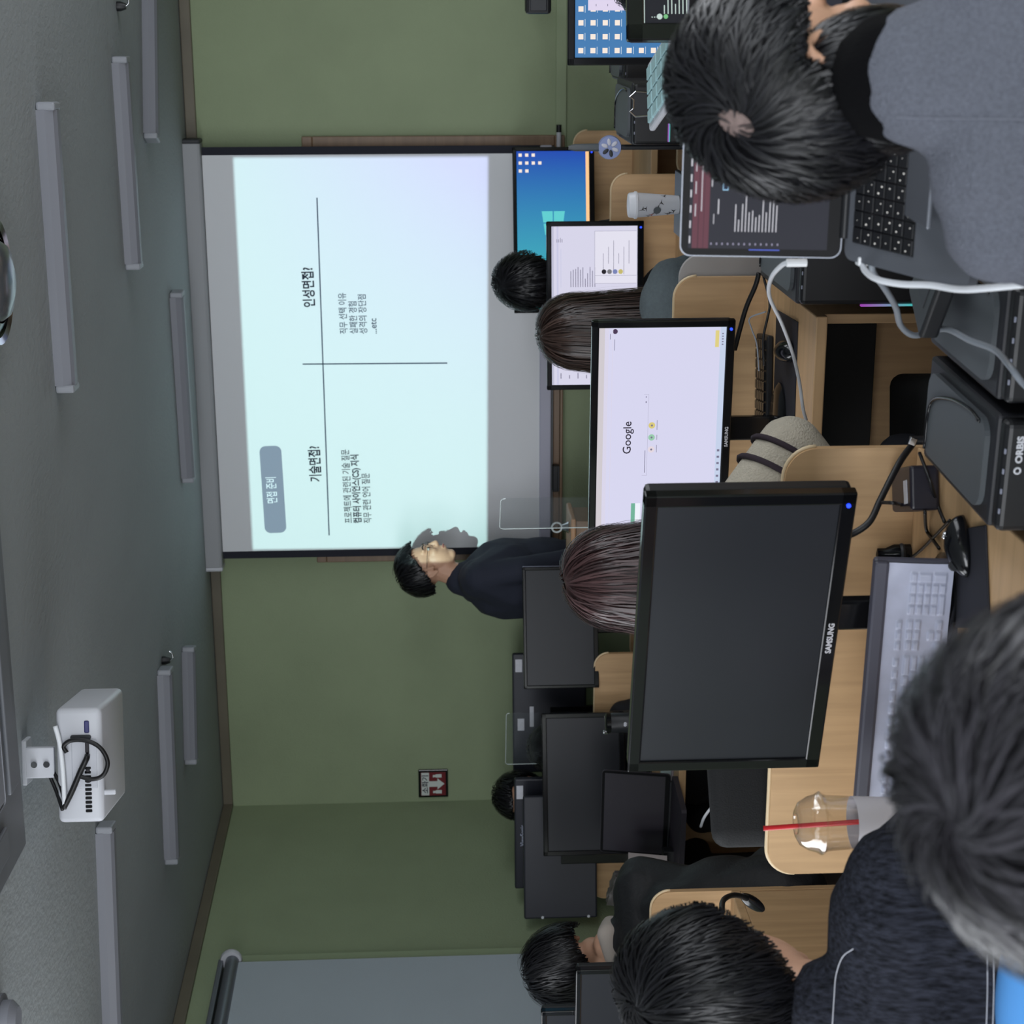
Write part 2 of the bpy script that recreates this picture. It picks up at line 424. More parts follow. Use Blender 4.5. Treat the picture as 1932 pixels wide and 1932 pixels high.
# ------------------------------------------------------------------ board and projection screen on the front wall
def wq(x, y, d=0.0):                         # a point d metres in front of the front wall
    return on_y(x, y, WALL_Y - d)
# wooden framed board behind the screen
a = wq(568, 257); b = wq(600, 1058); c = wq(1062, 700)
bx0, bx1, bz0, bz1 = b.x, a.x, c.z, (a.z + b.z) / 2
t = thing('framed_board', 'oak framed board on the green wall, mostly hidden behind the projection screen', 'board', ((bx0 + bx1) / 2, WALL_Y, bz0))
W, H = bx1 - bx0, bz1 - bz0
box('board_panel', (W - .04, .012, H - .04), (0, -.008, H / 2), mat('board_grey', (120, 124, 128), .5), t, bev=0)
for c, s in (((0, -.015, .022), (W, .03, .044)), ((0, -.015, H - .022), (W, .03, .044)), ((-W / 2 + .022, -.015, H / 2), (.044, .03, H - .088)), ((W / 2 - .022, -.015, H / 2), (.044, .03, H - .088))):
    box('frame_rail', s, c, M_wooddk, t, bev=.004)
box('tray', (W - .1, .06, .012), (0, -.055, .012), M_wooddk, t, bev=.003)
p = wq(1037, 905, .085)
e = thing('board_eraser', 'black eraser on the tray of the framed board', 'eraser', (p.x, WALL_Y - .06, bz0 + .0185))
box('eraser_body', (.12, .035, .024), (0, 0, .018), M_black, e, bev=.003); box('eraser_felt', (.116, .033, .008), (0, 0, .004), M_dark, e, bev=.001)
p = wq(1030, 268, .07)
e = thing('marker_pen', 'white marker clipped at the right end of the board tray', 'pen', (p.x, WALL_Y - .06, bz0 + .0185))
lathe('pen_body', [(0, -.06), (.01, -.06), (.01, .04), (0, .04)], (0, 0, .01), M_white, e, n=16, rot=RY(90)); lathe('pen_cap', [(0, .04), (.011, .04), (.011, .07), (0, .07)], (0, 0, .01), M_black, e, n=16, rot=RY(90))

SD = .10                                     # the screen hangs 10 cm off the wall
def sq(x, y): return on_y(x, y, WALL_Y - SD)
tl, tr = sq(427, 1054), sq(383, 276); br = sq(1016, 276)
sx0, sx1 = (sq(427, 1054).x + sq(760, 1048).x) / 2, (sq(383, 276).x + sq(960, 276).x) / 2
sz1 = (tl.z + tr.z) / 2 + .01; sz0 = sq(1018, 700).z
SCX = (sx0 + sx1) / 2; SW = sx1 - sx0; SH = sz1 - sz0
ps = thing('projection_screen', 'pull-down projection screen with black borders, hanging before the green wall', 'projection screen', (SCX, WALL_Y - SD, sz0))
M_screen = mat('screen_fabric', (214, 216, 220), .9)
bwid = .033
box('screen_fabric', (SW - 2 * bwid, .002, SH), (0, 0, SH / 2), M_screen, ps, bev=0)
M_border = mat('screen_border', (26, 28, 40), .8)
for s in (-1, 1): box('border', (bwid, .0024, SH), (s * (SW / 2 - bwid / 2), 0, SH / 2), M_border, ps, bev=0)
hb = sq(370, 266).x; ha = sq(413, 1070).x
box('housing', (hb - ha, .085, .1), ((hb + ha) / 2 - SCX, .005, SH + .052), mat('housing_grey', (150, 152, 156), .5), ps, bev=.012)
for s, x in ((1, hb), (-1, ha)): box('housing_end', (.02, .09, .104), (x - SCX, .005, SH + .052), M_white if s < 0 else M_dark, ps, bev=.008)
bmz = sq(1040, 700).z - sz0
box('bottom_bar', (SW, .022, -bmz), (0, 0, bmz / 2), mat('bar_lilac', (168, 168, 184), .5), ps, bev=.006)

# the slide: what the projector throws on the fabric, written as thin marks on it
MS = ps.matrix_world.copy(); bpy.context.view_layer.update(); MSi = ps.matrix_world.inverted()
YS = -.0016
def sl(x, y):                                # photograph point -> screen-local x, z
    p = MSi @ on_y(x, y, WALL_Y - SD - .0015); return p.x, p.z
M_ink = mat('slide_ink', (36, 38, 52), .9); M_ink2 = mat('slide_ink_light', (74, 80, 96), .9)
M_pill = mat('slide_grey', (132, 134, 152), .9); M_inkw = mat('slide_white', (226, 228, 236), .9)
slide = bmesh.new()
def seg(bm, a, b, wd, m=None):
    p, q = V(sl(*a)), V(sl(*b)); d = (q - p); n = V((-d.y, d.x)).normalized() * wd / 2
    vs = [bm.verts.new((k.x, YS - .0006, k.y)) for k in (p + n, q + n, q - n, p - n)]
    bm.faces.new(vs)
bm = bmesh.new(); seg(bm, (598, 373), (621, 1010), .0055); seg(bm, (571, 687), (844, 685), .0055); obj('slide_cross_lines', bm, M_ink2, ps)
c0 = V(sl(515, 924)); w_, h_ = (V(sl(512, 842)) - V(sl(518, 1006))).length, (V(sl(493, 924)) - V(sl(534, 924))).length
bm = bmesh.new(); add_prism(bm, rrect(w_, h_, .027), YS - .0004, YS); pill = obj('slide_title_pill', bm, M_pill, ps, mtx=T(c0.x, 0, c0.y) @ Matrix.Rotation(R(-1.2), 4, 'Y'))
def stext(name, s, x, y, px, m, bold=0.0, w=None, ang=-1.0):
    px_ = (V(sl(x, y)) - V(sl(x + px, y))).length
    X, Z = sl(x, y)
    o = text(name, s, px_, m, ps, T(X, YS - .0008, Z) @ Matrix.Rotation(R(ang), 4, 'Y') @ TXT, ext=.0002, bold=bold)
    if w:                                    # stretch to the length seen
        bb = max(v.co.x for v in o.data.vertices) or 1
        o.data.transform(Matrix.Diagonal((w * px_ / px / bb, 1, 1, 1)))
    return o
stext('slide_text', '면접 준비', 522, 950, 22, M_inkw, .0004, 52)
stext('slide_text', '기술면접?', 605, 909, 25, M_ink, .0012, 70)
stext('slide_text', '인성면접?', 593, 580, 25, M_ink, .0012, 76)
stext('slide_text', '프로젝트에 관련된 기술 질문', 664, 987, 17, M_ink, .0003, 144)
stext('slide_text', '컴퓨터 사이언스(CS) 지식', 681, 987, 17, M_ink, .0010, 134)
stext('slide_text', '직무 관련 언어 질문', 700, 987, 17, M_ink, .0003, 98)
stext('slide_text', '직무 선택 이유', 655, 630, 17, M_ink2, .0003, 78)
stext('slide_text', '실패한 경험', 674, 630, 17, M_ink2, .0003, 62)
stext('slide_text', '성격의 장단점', 692, 630, 17, M_ink2, .0003, 75)
stext('slide_text', '...etc', 711, 630, 18, M_ink2, .0003, 30)

# ------------------------------------------------------------------ projector on its ceiling bracket
pc = at(150, 1445, 4.1)                      # middle of the rear face
pj = thing('projector', 'white projector hanging from the ceiling on a bracket with black cables', 'projector', (pc.x, pc.y, CEIL_Z), R(13))
pz = pc.z - CEIL_Z
u = 4.1 / F
PW, PH, PD = 215 * u * 1.02, 86 * u, .30
box('body', (PW, PD, PH), (0, PD / 2, pz), M_white, pj, bev=.014, seg=3, smooth=40)
PL = V((-.06, PD + .01, pz))
lathe('lens', [(0, 0), (.035, 0), (.035, .02), (.028, .03), (0, .022)], (PL.x, PD - .012, pz), M_gloss, pj, rot=RX(-90))
bm = bmesh.new()
for k in range(11): add_box(bm, (.0075, .004, .016), (-PW / 2 + .03 + k * .0105, -.0005, pz - PH * .18), bev=.002)
obj('vent_slots', bm, M_gloss, pj)
for x, w_, h_, m_ in ((.095, .03, .012, 'vga_blue'), (.045, .03, .012, 'vga_dark'), (-.012, .012, .012, 'port_black'), (-.035, .016, .012, 'port_black')):
    box('port', (w_, .004, h_), (x, -.0005, pz - PH * .18), mat(m_, (60, 62, 110) if m_ == 'vga_blue' else (30, 26, 34), .4), pj, bev=.003)
bm = bmesh.new(); add_prism(bm, rrect(.012, .05, .006), -.002, .001); obj('port_row', bm, M_dark, pj, mtx=T(.07, 0, pz - .005))
box('connector_panel', (.12, .003, .06), (.005, -.0002, pz - .012), mat('panel_white', (190, 192, 200), .5), pj, bev=.002)
box('bracket_plate', (.075, .02, .07), (.005, .03, pz + PH / 2 + .045), M_white, pj, bev=.003)
box('bracket_flange', (.11, .06, .012), (.005, .05, pz + PH / 2 + .082), M_white, pj, bev=.003)
box('drop_tube', (.05, .05, -pz - PH / 2 - .08), (.005, .06, (pz + PH / 2 + .08) / 2), M_white, pj, bev=.004)
for s in (.012, -.018):
    lathe('bolt', [(0, 0), (.008, 0), (.008, .006), (0, .006)], (.002, .02, pz + PH / 2 + .045 + s), M_chrome, pj, n=12, rot=RX(90))
box('foot', (.012, .012, .03), (-.07, .02, pz - PH / 2 - .012), M_white, pj, bev=.003)
def pp(x, y, dy=-.02): return pj_i @ (at(x, y, 4.1 + dy))
bpy.context.view_layer.update(); pj_i = pj.matrix_world.inverted()
tube('power_cable', [pp(120, 1525), pp(135, 1495), pp(152, 1455), pp(163, 1432), pp(165, 1425, 0)], .007, M_cable, pj)
tube('looped_cable', [pp(126, 1420), pp(120, 1408), pp(135, 1397), pp(165, 1398), pp(190, 1412), pp(203, 1438), pp(195, 1462), pp(175, 1470), pp(150, 1465)], .0055, M_cable, pj)
tube('white_cable', [pp(104, 1370), pp(112, 1400), pp(117, 1440), pp(120, 1480), pp(122, 1520)], .006, M_wcable, pj)
tube('thin_cable', [pp(80, 1430, .05), pp(90, 1455, .03), pp(105, 1490, .02), pp(118, 1528)], .0045, M_cable, pj)
tube('thin_cable', [pp(86, 1430, .05), pp(98, 1452, .03), pp(112, 1478, .01), pp(124, 1520)], .0045, M_cable, pj)
tube('thin_cable', [pp(2, 1355, .1), pp(14, 1338, .1), pp(30, 1310, .15), pp(28, 1300, .3)], .006, M_cable, pj)

# the projector's own beam: a square-masked lamp at the lens
bpy.context.view_layer.update()
lp = pj.matrix_world @ V((PL.x, PD + .03, pz))
pl = bpy.data.lights.new('projector_beam', 'SPOT'); pl.spot_size = R(70); pl.spot_blend = 0.0; pl.shadow_soft_size = .008; pl.energy = PROJ_POWER = 355.0
plo = bpy.data.objects.new('projector_beam', pl); COL.objects.link(plo); plo.location = lp
plo.rotation_euler = (R(90), 0, 0)           # local -z looks along room +y, local y up
D = WALL_Y - SD - lp.y
def beam(x, y): q = on_y(x, y, WALL_Y - SD); return ((q.x - lp.x) / D, (q.z - lp.z) / D)
Q = [beam(477, 1037), beam(440, 297), beam(921, 295), beam(919, 1031)]    # tl, tr, br, bl as seen
pl.use_nodes = True; nt = pl.node_tree; em = nt.nodes['Emission']; Lk = nt.links.new
tc = nt.nodes.new('ShaderNodeTexCoord'); sp = nt.nodes.new('ShaderNodeSeparateXYZ'); Lk(tc.outputs['Normal'], sp.inputs[0])
def mth(op, a, b=None):
    n = nt.nodes.new('ShaderNodeMath'); n.operation = op
    for k, v in enumerate((a, b)):
        if v is None: continue
        if isinstance(v, (int, float)): n.inputs[k].default_value = v
        else: Lk(v, n.inputs[k])
    return n.outputs[0]
nz = mth('ABSOLUTE', sp.outputs[2])
gx = mth('DIVIDE', sp.outputs[0], nz); gy = mth('DIVIDE', sp.outputs[1], nz)
mask = None
for i in range(4):
    (x0, y0), (x1, y1) = Q[i], Q[(i + 1) % 4]
    nx, ny = (y1 - y0), -(x1 - x0); ln = math.hypot(nx, ny); nx /= ln; ny /= ln
    cx, cy = sum(q_[0] for q_ in Q) / 4, sum(q_[1] for q_ in Q) / 4
    if nx * (cx - x0) + ny * (cy - y0) < 0: nx, ny = -nx, -ny
    dd = mth('ADD', mth('ADD', mth('MULTIPLY', gx, nx), mth('MULTIPLY', gy, ny)), -(nx * x0 + ny * y0))
    s_ = mth('GREATER_THAN', dd, 0.0)
    mask = s_ if mask is None else mth('MULTIPLY', mask, s_)
# the slide's colour runs from mint at the left to lavender in the lower right corner
xl, xr, yb, yt = Q[0][0], Q[1][0], Q[2][1], Q[1][1]
fx = mth('DIVIDE', mth('SUBTRACT', gx, xl), xr - xl); fy = mth('DIVIDE', mth('SUBTRACT', gy, yb), yt - yb)
mix1 = nt.nodes.new('ShaderNodeMix'); mix1.data_type = 'RGBA'
lav = mth('MULTIPLY', mth('POWER', mth('MAXIMUM', fx, 0.0), 2.2), mth('SUBTRACT', 1.15, fy)); 
lav_n = nt.nodes.new('ShaderNodeClamp'); Lk(lav, lav_n.inputs[0])
mix1.inputs[6].default_value = (.62, .96, .90, 1); mix1.inputs[7].default_value = (.60, .66, 1.0, 1)
Lk(lav_n.outputs[0], mix1.inputs[0])
Lk(mix1.outputs[2], em.inputs['Color'])
dot3 = mth('POWER', mth('ADD', mth('ADD', mth('MULTIPLY', gx, gx), mth('MULTIPLY', gy, gy)), 1.0), 1.4)   # even brightness across the slide
Lk(mth('MULTIPLY', mth('MULTIPLY', mask, 1.0), dot3), em.inputs['Strength'])

# fire extinguisher sign on the wall
a = wq(790, 1503); b = wq(845, 1450)
sg = thing('fire_extinguisher_sign', 'square red and white extinguisher sign with arrow on the green wall', 'sign', ((a.x + b.x) / 2, WALL_Y, (a.z + b.z) / 2))
sw, sh = abs(b.x - a.x), abs(a.z - b.z)
box('sign_frame', (sw, .012, sh), (0, -.006, 0), M_gloss, sg, bev=.003)
box('sign_face', (sw * .84, .002, sh * .84), (0, -.0128, 0), mat('sign_red', (110, 26, 36), .4), sg, bev=0)
M_sw = mat('sign_white', (206, 212, 210), .4)
box('sign_header', (sw * .82, .002, sh * .26), (0, -.0136, sh * .27), M_sw, sg, bev=0)
bm = bmesh.new(); k = sw
add_prism(bm, [(-.1 * k, .16 * k), (.1 * k, .16 * k), (.1 * k, -.14 * k), (.2 * k, -.14 * k), (0, -.37 * k), (-.2 * k, -.14 * k), (-.1 * k, -.14 * k)], -.0152, -.0130); obj('sign_arrow', bm, M_sw, sg)
for s in (-1, 1):
    bm = bmesh.new(); add_prism(bm, [(-.06 * k, -.28 * k), (.06 * k, -.28 * k), (.06 * k, -.1 * k), (.035 * k, -.06 * k), (.035 * k, .01 * k), (-.05 * k, .01 * k), (-.035 * k, -.06 * k), (-.06 * k, -.1 * k)], -.0152, -.0130); obj('extinguisher_picture', bm, M_sw, sg, mtx=T(s * .29 * k, 0, 0))
text('sign_text', '소화기', sh * .24, M_ink, sg, T(0, -.0149, sh * .185) @ TXT, ext=.0002, align='CENTER', sx=1.05, bold=.0006)

# ------------------------------------------------------------------ desks
DESKZ = .72
DESKS = {}
def desk(key, label, xl, xr, yb, depth, ztop=.95, left=True, right=True):
    W = xr - xl
    t = thing('computer_desk', label, 'desk', ((xl + xr) / 2, yb, 0), group='beech computer desks')
    bm = bmesh.new(); add_prism(bm, rrect(W, ztop - .06, .055, 8, 0, (ztop + .06) / 2, (1, 1, 0, 0)), -.018, 0); obj('back_panel', bm, M_wood, t)
    bm = bmesh.new()                          # pale edging along the panel's top
    a = rrect(W + .004, ztop - .06 + .002, .056, 8, 0, (ztop + .06) / 2 + .001, (1, 1, 0, 0)); a = [p for p in a if p[1] > ztop - .2]
    add_tube(bm, [(p[0], -.009, p[1]) for p in a], .004, 6, 0); obj('panel_edging', bm, M_edge, t, True)
    box('desktop', (W, depth - .018, .026), (0, -.018 - (depth - .018) / 2, DESKZ - .013), M_woodh, t, bev=.003)
    for s, on in ((-1, left), (1, right)):
        if on: box('side_panel', (.022, depth - .06, DESKZ - .027), (s * (W / 2 - .013), -.02 - (depth - .06) / 2, (DESKZ - .026) / 2), M_wood, t, bev=.002)
    DESKS[key] = t
    return t
def px(x, y, Y): return on_y(x, y, Y).x
d1l, d1r = px(1550, 1639, 2.88), px(1600, 841, 2.88)
desk('1', 'beech desk carrying the big dark monitor, clear dome cup and grey covered keyboard', d1l, d1r, 2.88, .74, on_y(1462, 1240, 2.88).z)
d2r = px(1330, 521, 4.28)
desk('2', 'beech desk under the lit search page, keyboard and mouse above its open knee space', d2r - .86, d2r, 4.28, .60, on_y(1271, 600, 4.28).z)
bm = bmesh.new(); add_box(bm, (.81, .012, .24), (0, -.1, .57), bev=.002); obj('modesty_panel', bm, mat('modesty_black', (22, 21, 21), .6), DESKS['2'])
d2lr = px(1400, 1674, 4.42)
desk('2l', 'beech desk with rounded back panel behind the head with glasses', d2lr - .9, d2lr, 4.42, .9, on_y(1228, 1720, 4.42).z)
d3r = px(1210, 328, 5.86)
desk('3', 'beech desk under the white document monitor, its rounded panel behind the patterned cup', d3r - .84, d3r, 5.86, .66, on_y(1153, 380, 5.86).z)
d4r = px(1140, 246, 7.15)
desk('4', 'beech desk against the green wall under the blue desktop monitor', d4r - .95, d4r, 7.15, .62, on_y(1083, 262, 7.15).z)
d5r = px(1160, 1262, 7.15)
desk('5', 'far beech desk with rounded panel end showing beside the dark front monitors', d5r - .3, d5r, 7.15, .62, on_y(1130, 1290, 7.15).z)
e0 = on_z(1281, 1455, DESKZ); e1 = on_z(1276, 1640, DESKZ)
d6y = (e0.y + e1.y) / 2
d6r = e0.x + .10
desk('6', 'beech desk holding the dark laptop and two dark monitors, edge seen above the gap', -3.58, d6r, 6.34, 6.34 - d6y, .93)
desk('7', 'beech desk under the dark monitor by the presenter, almost wholly hidden', -2.66, -2.2, 6.72, .5, .74)
# the right front man's own desk
d9l = px(1640, 520, 2.9)
desk('9', 'beech desk in front of the man in the grey sweater, mostly hidden behind him', d9l + .25, d9l + 1.15, 3.12, .84, .9)

desk('m', 'beech desk at the right edge under the icon desktop and code editor monitors', -.1, .9, 4.32, .75, .9)

# ------------------------------------------------------------------ monitors
def rect_frame(W, H, b, bb, y0, y1, bev=.003):
    bm = bmesh.new()
    for s, c in (((W, y1 - y0, b), (0, 0, H / 2 - b / 2)), ((W, y1 - y0, bb), (0, 0, -H / 2 + bb / 2)), ((b, y1 - y0, H - .0), (-W / 2 + b / 2, 0, 0)), ((b, y1 - y0, H - .0), (W / 2 - b / 2, 0, 0))):
        add_box(bm, s, (c[0], (y0 + y1) / 2, c[2]), bev=bev)
    return bm
def monitor(label, TL, TR, BL, BR, H, screen=None, base_z=DESKZ, b=.018, bb=None, thick=.045, brand=None, led=True, rear=False, group='flat monitors on the desks', tilt=0, glossy=True, name='monitor', ZZ=None, hinge=True):
    ZL, ZR = ZZ if ZZ else (F * H / (BL[0] - TL[0]), F * H / (BR[0] - TR[0]))
    tl, tr, bl, br = at(*TL, ZL), at(*TR, ZR), at(*BL, ZL), at(*BR, ZR)
    xd = (tr + br - tl - bl); xd.z = 0
    W = xd.length / 2; xd.normalize()
    c = (tl + tr + bl + br) / 4
    Hh = ((tl - bl).length + (tr - br).length) / 2
    t = thing(name, label, 'monitor', mtx=frame_from(V((c.x, c.y, base_z)) + V((-xd.y, xd.x, 0)) * .06, xd, V((0, 0, 1))), group=group)
    bb = bb or b * 1.2
    hz = c.z - base_z
    M0 = T(0, -.06, hz) @ Matrix.Rotation(R(tilt), 4, 'X')
    P = M_gloss if glossy else M_black
    if not rear:
        obj('bezel', rect_frame(W, Hh, b, bb, 0, .02), P, t, mtx=M0)
        bm = bmesh.new(); add_box(bm, (W - 2 * b + .002, .004, Hh - b - bb + .002), (0, .006, (bb - b) / 2)); sc = obj('screen', bm, screen or M_off, t, mtx=M0)
        bm = bmesh.new(); add_box(bm, (W - .006, thick - .02, Hh - .006), (0, .02 + (thick - .02) / 2, 0), bev=.008); add_box(bm, (W * .5, .03, Hh * .5), (0, thick + .01, 0), bev=.01); obj('rear_shell', bm, M_black, t, mtx=M0)
        if led: lathe('power_light', [(0, 0), (.0035, 0), (.0035, .003), (0, .003)], (0, 0, 0), emit('power_blue', (30, 60, 255), 3.0), t, n=12, rot=RX(90)).matrix_local = M0 @ T(W / 2 - .022, 0, -Hh / 2 + bb / 2)
        if brand: text('brand_mark', brand[0], brand[1], mat('brand_silver', (190, 190, 196), .3), t, M0 @ T(0, -.0006, -Hh / 2 + bb / 2 - brand[1] * .33) @ TXT, align='CENTER', bold=brand[1] * .03)
        SCR = dict(t=t, M=M0, W=W - 2 * b, H=Hh - b - bb, cz=(bb - b) / 2, y=.004)
        ys = .03
    else:
        bm = bmesh.new(); add_box(bm, (W, .03, Hh), (0, .0, 0), bev=.008, seg=3); obj('rear_shell', bm, mat('rear_plastic', (34, 36, 46), .4), t, mtx=M0)
        bm = bmesh.new(); add_box(bm, (W - .02, .012, Hh - .02), (0, .02, 0), bev=.003); obj('bezel', bm, P, t, mtx=M0)
        if hinge: bm = bmesh.new(); add_box(bm, (W * .34, .03, Hh * .5), (0, -.02, -.03), bev=.012, seg=3); obj('hinge_cover', bm, M_black, t, mtx=M0)
        SCR = dict(t=t, M=M0, W=W, H=Hh, cz=0, y=-.0155)
        ys = -.045
    box('stand_neck', (.06, .022, hz), (0, -.06 + ys + .04, hz / 2), P, t, bev=.005)
    bm = bmesh.new(); add_lathe(bm, [(0, 0), (.1, 0), (.1, .008), (.085, .016), (0, .018)], n=36); bmesh.ops.scale(bm, vec=(1.15, .8, 1), verts=bm.verts); o = obj('stand_base', bm, P, t, 40)
    return SCR
M_off = mat('screen_off', (35, 37, 42), .34, spec=.3)
def deco(S, items, m, name, lay=1, ring=None):
    """marks shown on a screen: rectangles given as fractions from its upper left corner"""
    bm = bmesh.new()
    y = S['y'] - .0006 * lay
    for u0, v0, u1, v1 in items:
        x0, x1 = (u0 - .5) * S['W'], (u1 - .5) * S['W']; z0, z1 = S['cz'] + (.5 - v1) * S['H'], S['cz'] + (.5 - v0) * S['H']
        bm.faces.new([bm.verts.new(p) for p in ((x0, y, z0), (x1, y, z0), (x1, y, z1), (x0, y, z1))])
    return obj(name, bm, m, S['t'], mtx=S['M'])
def stxt(S, s, u, v, size, m, lay=2, bold=0, align='LEFT', sx=1):
    return text('screen_text', s, size, m, S['t'], S['M'] @ T((u - .5) * S['W'], S['y'] - .0006 * lay, S['cz'] + (.5 - v) * S['H']) @ TXT, ext=.0001, bold=bold, align=align, sx=sx)
def disc(S, u, v, r, m, name, lay=2):
    bm = bmesh.new(); bmesh.ops.create_circle(bm, cap_ends=True, segments=20, radius=r, matrix=Matrix.Rotation(R(90), 4, 'X'))
    return obj(name, bm, m, S['t'], mtx=S['M'] @ T((u - .5) * S['W'], S['y'] - .0006 * lay, S['cz'] + (.5 - v) * S['H']))
rng = random.Random(5)
def lines(u0, v0, n, dv, wmin, wmax, h, r=rng):
    return [(u0, v0 + k * dv, u0 + r.uniform(wmin, wmax), v0 + k * dv + h) for k in range(n)]

# the big dark monitor in front
S = monitor('largest dark switched-off monitor, in front of the grey covered keyboard desk', (1186, 1448), (1212, 930), (1550, 1458), (1618, 938), .335, None, b=.022, bb=.026, brand=('SAMSUNG', .0135), thick=.05)
# the lit search page
S = monitor('lit monitor showing a white search page, behind the big dark monitor', (1112, 1036), (1114, 605), (1372, 1036), (1387, 605), .34, emit('page_lilac', (214, 213, 238), 1.0), b=.0175, bb=.021, brand=('SAMSUNG', .011))
deco(S, [(0, 0, 1, .045)], emit('tab_beige', (206, 200, 205), 1), 'tab_strip')
deco(S, [(0, .045, 1, .075), (0, .105, 1, .11)], emit('tab_lilac', (216, 212, 232), 1), 'tool_bar', 2)
deco(S, [(0, .955, 1, 1)], emit('task_blue', (196, 208, 232), 1), 'task_bar')
deco(S, [(.91, .915, .985, .945)], emit('pill_yellow', (222, 206, 130), 1), 'yellow_pill')
deco(S, [(.32, .402, .70, .4045), (.32, .365, .3215, .404), (.6985, .365, .70, .404)], emit('rule_grey', (176, 174, 196), 1), 'search_field')
E_ink = emit('screen_ink', (40, 34, 48), 1); E_ink2 = emit('screen_ink_light', (120, 116, 140), 1)
stxt(S, 'Google', .5, .27, .028, E_ink, align='CENTER', bold=.0002)
for u_, rgb, nm in ((.556, (216, 200, 120), 'icon_yellow'), (.5, (150, 200, 170), 'icon_green'), (.444, (226, 214, 222), 'icon_grey')):
    disc(S, u_, .435, .008, emit(nm, rgb, 1), 'shortcut_icon'); disc(S, u_, .435, .0025, E_ink2, 'shortcut_dot', 3)
deco(S, [(.43, .475, .465, .479), (.488, .475, .512, .479), (.535, .475, .58, .479), (.335, .383, .44, .388), (.66, .38, .668, .388), (.685, .38, .69, .388)], E_ink2, 'small_print', 2)
deco(S, [(.92 + k * .012, .967, .925 + k * .012, .98) for k in range(5)] + [(.28 + k * .03, .966, .29 + k * .03, .986) for k in range(6)] + [(.95, .085, .975, .089), (.9, .12, .93, .124), (.93, .12, .95, .124)], E_ink2, 'bar_icons', 2)
disc(S, .985, .125, .006, emit('icon_purple', (70, 50, 80), 1), 'account_icon')
deco(S, [(.06, .285, .19, .318)], emit('card_green', (110, 176, 150), 1), 'green_banner', 2)
deco(S, [(.06, .318, .19, .36)], emit('card_white', (236, 240, 250), 1), 'white_card', 2)
# white document page
S = monitor('monitor with a white document page and a small dialog, behind the long brown hair', (1031, 735), (1032, 417), (1213, 735), (1217, 417), .33, emit('page_white', (214, 212, 232), 1.0), b=.017, bb=.022)
deco(S, [(.0, .0, 1, .025)], emit('bar_grey', (190, 190, 210), 1), 'title_bar')
deco(S, [(.0, .06, 1, .08), (.62, .105, .86, .112)], emit('bar_lav', (200, 200, 226), 1), 'tool_bar')
deco(S, lines(.62, .22, 11, .028, .05, .13, .008) + lines(.1, .2, 9, .04, .03, .12, .01) + lines(.04, .1, 5, .1, .02, .04, .01) + lines(.9, .06, 4, .02, .02, .03, .006), E_ink2, 'page_lines', 2)
deco(S, [(.64, .5, .97, .99)], emit('dialog', (226, 224, 238), 1), 'dialog_window', 2)
deco(S, [(.64, .5, .97, .504), (.64, .5, .642, .99), (.69, .5, .692, .99), (.968, .5, .97, .99)], emit('dialog_rule', (150, 148, 170), 1), 'dialog_border', 3)
deco(S, [(.70 + .065 * (k % 2), .6 + .06 * k, .83 + .04 * (k % 3), .605 + .06 * k) for k in range(6)], E_ink2, 'dialog_lines', 3)
for k, nm, rgb in ((0, 'dot_black', (30, 26, 34)), (1, 'dot_grey', (120, 120, 126)), (2, 'dot_blue', (120, 130, 180)), (3, 'dot_yellow', (196, 184, 110))):
    disc(S, .715, .61 + k * .065, .008, emit(nm, rgb, 1), 'dialog_icon', 4)
# blue desktop with a window emblem
S = monitor('monitor with a blue desktop wallpaper and window emblem, left of the green wall', (968, 590), (969, 277), (1122, 590), (1124, 277), .33, emit('wall_blue', (40, 120, 190), 1.0, (0, (70, 190, 190), (32, 74, 176))), b=.016, bb=.022)
deco(S, [(0, .955, 1, 1)], emit('task_orange', (250, 196, 140), 1.1), 'task_bar')
def emblem(S, u0, v0, u1, v1, k, m):
    bm = bmesh.new(); y = S['y'] - .0012
    def P(u, v): return ((u - .5) * S['W'], y, S['cz'] + (.5 - v) * S['H'])
    mu, mv = (u0 + u1) / 2, (v0 + v1) / 2
    for a, b in ((u0, mu - .004), (mu + .004, u1)):
        for c, d in ((v0, mv - .008), (mv + .008, v1)):
            def q(u, v): f = (u - u0) / (u1 - u0); s = 1 - k + k * f; return P(u, mv + (v - mv) * s)
            bm.faces.new([bm.verts.new(p) for p in (q(a, d), q(b, d), q(b, c), q(a, c))])
    return obj('window_emblem', bm, m, S['t'], mtx=S['M'])
emblem(S, .47, .34, .62, .66, .28, emit('emblem_teal', (96, 206, 208), 1))
E_icon = emit('icon_white', (246, 232, 220), 1)
deco(S, [(.985 - .05 * i - .02, .03 + .09 * j, .985 - .05 * i, .03 + .09 * j + .045) for i, j in ((0, 0), (1, 0), (2, 0), (0, 1), (1, 1), (2, 1), (0, 2), (1, 2), (1, 3))] + [(.02 + .04 * i, .03 + .1 * j, .045 + .04 * i, .08 + .1 * j) for i in (0, 1, 2) for j in range(4)], E_icon, 'desktop_icons')
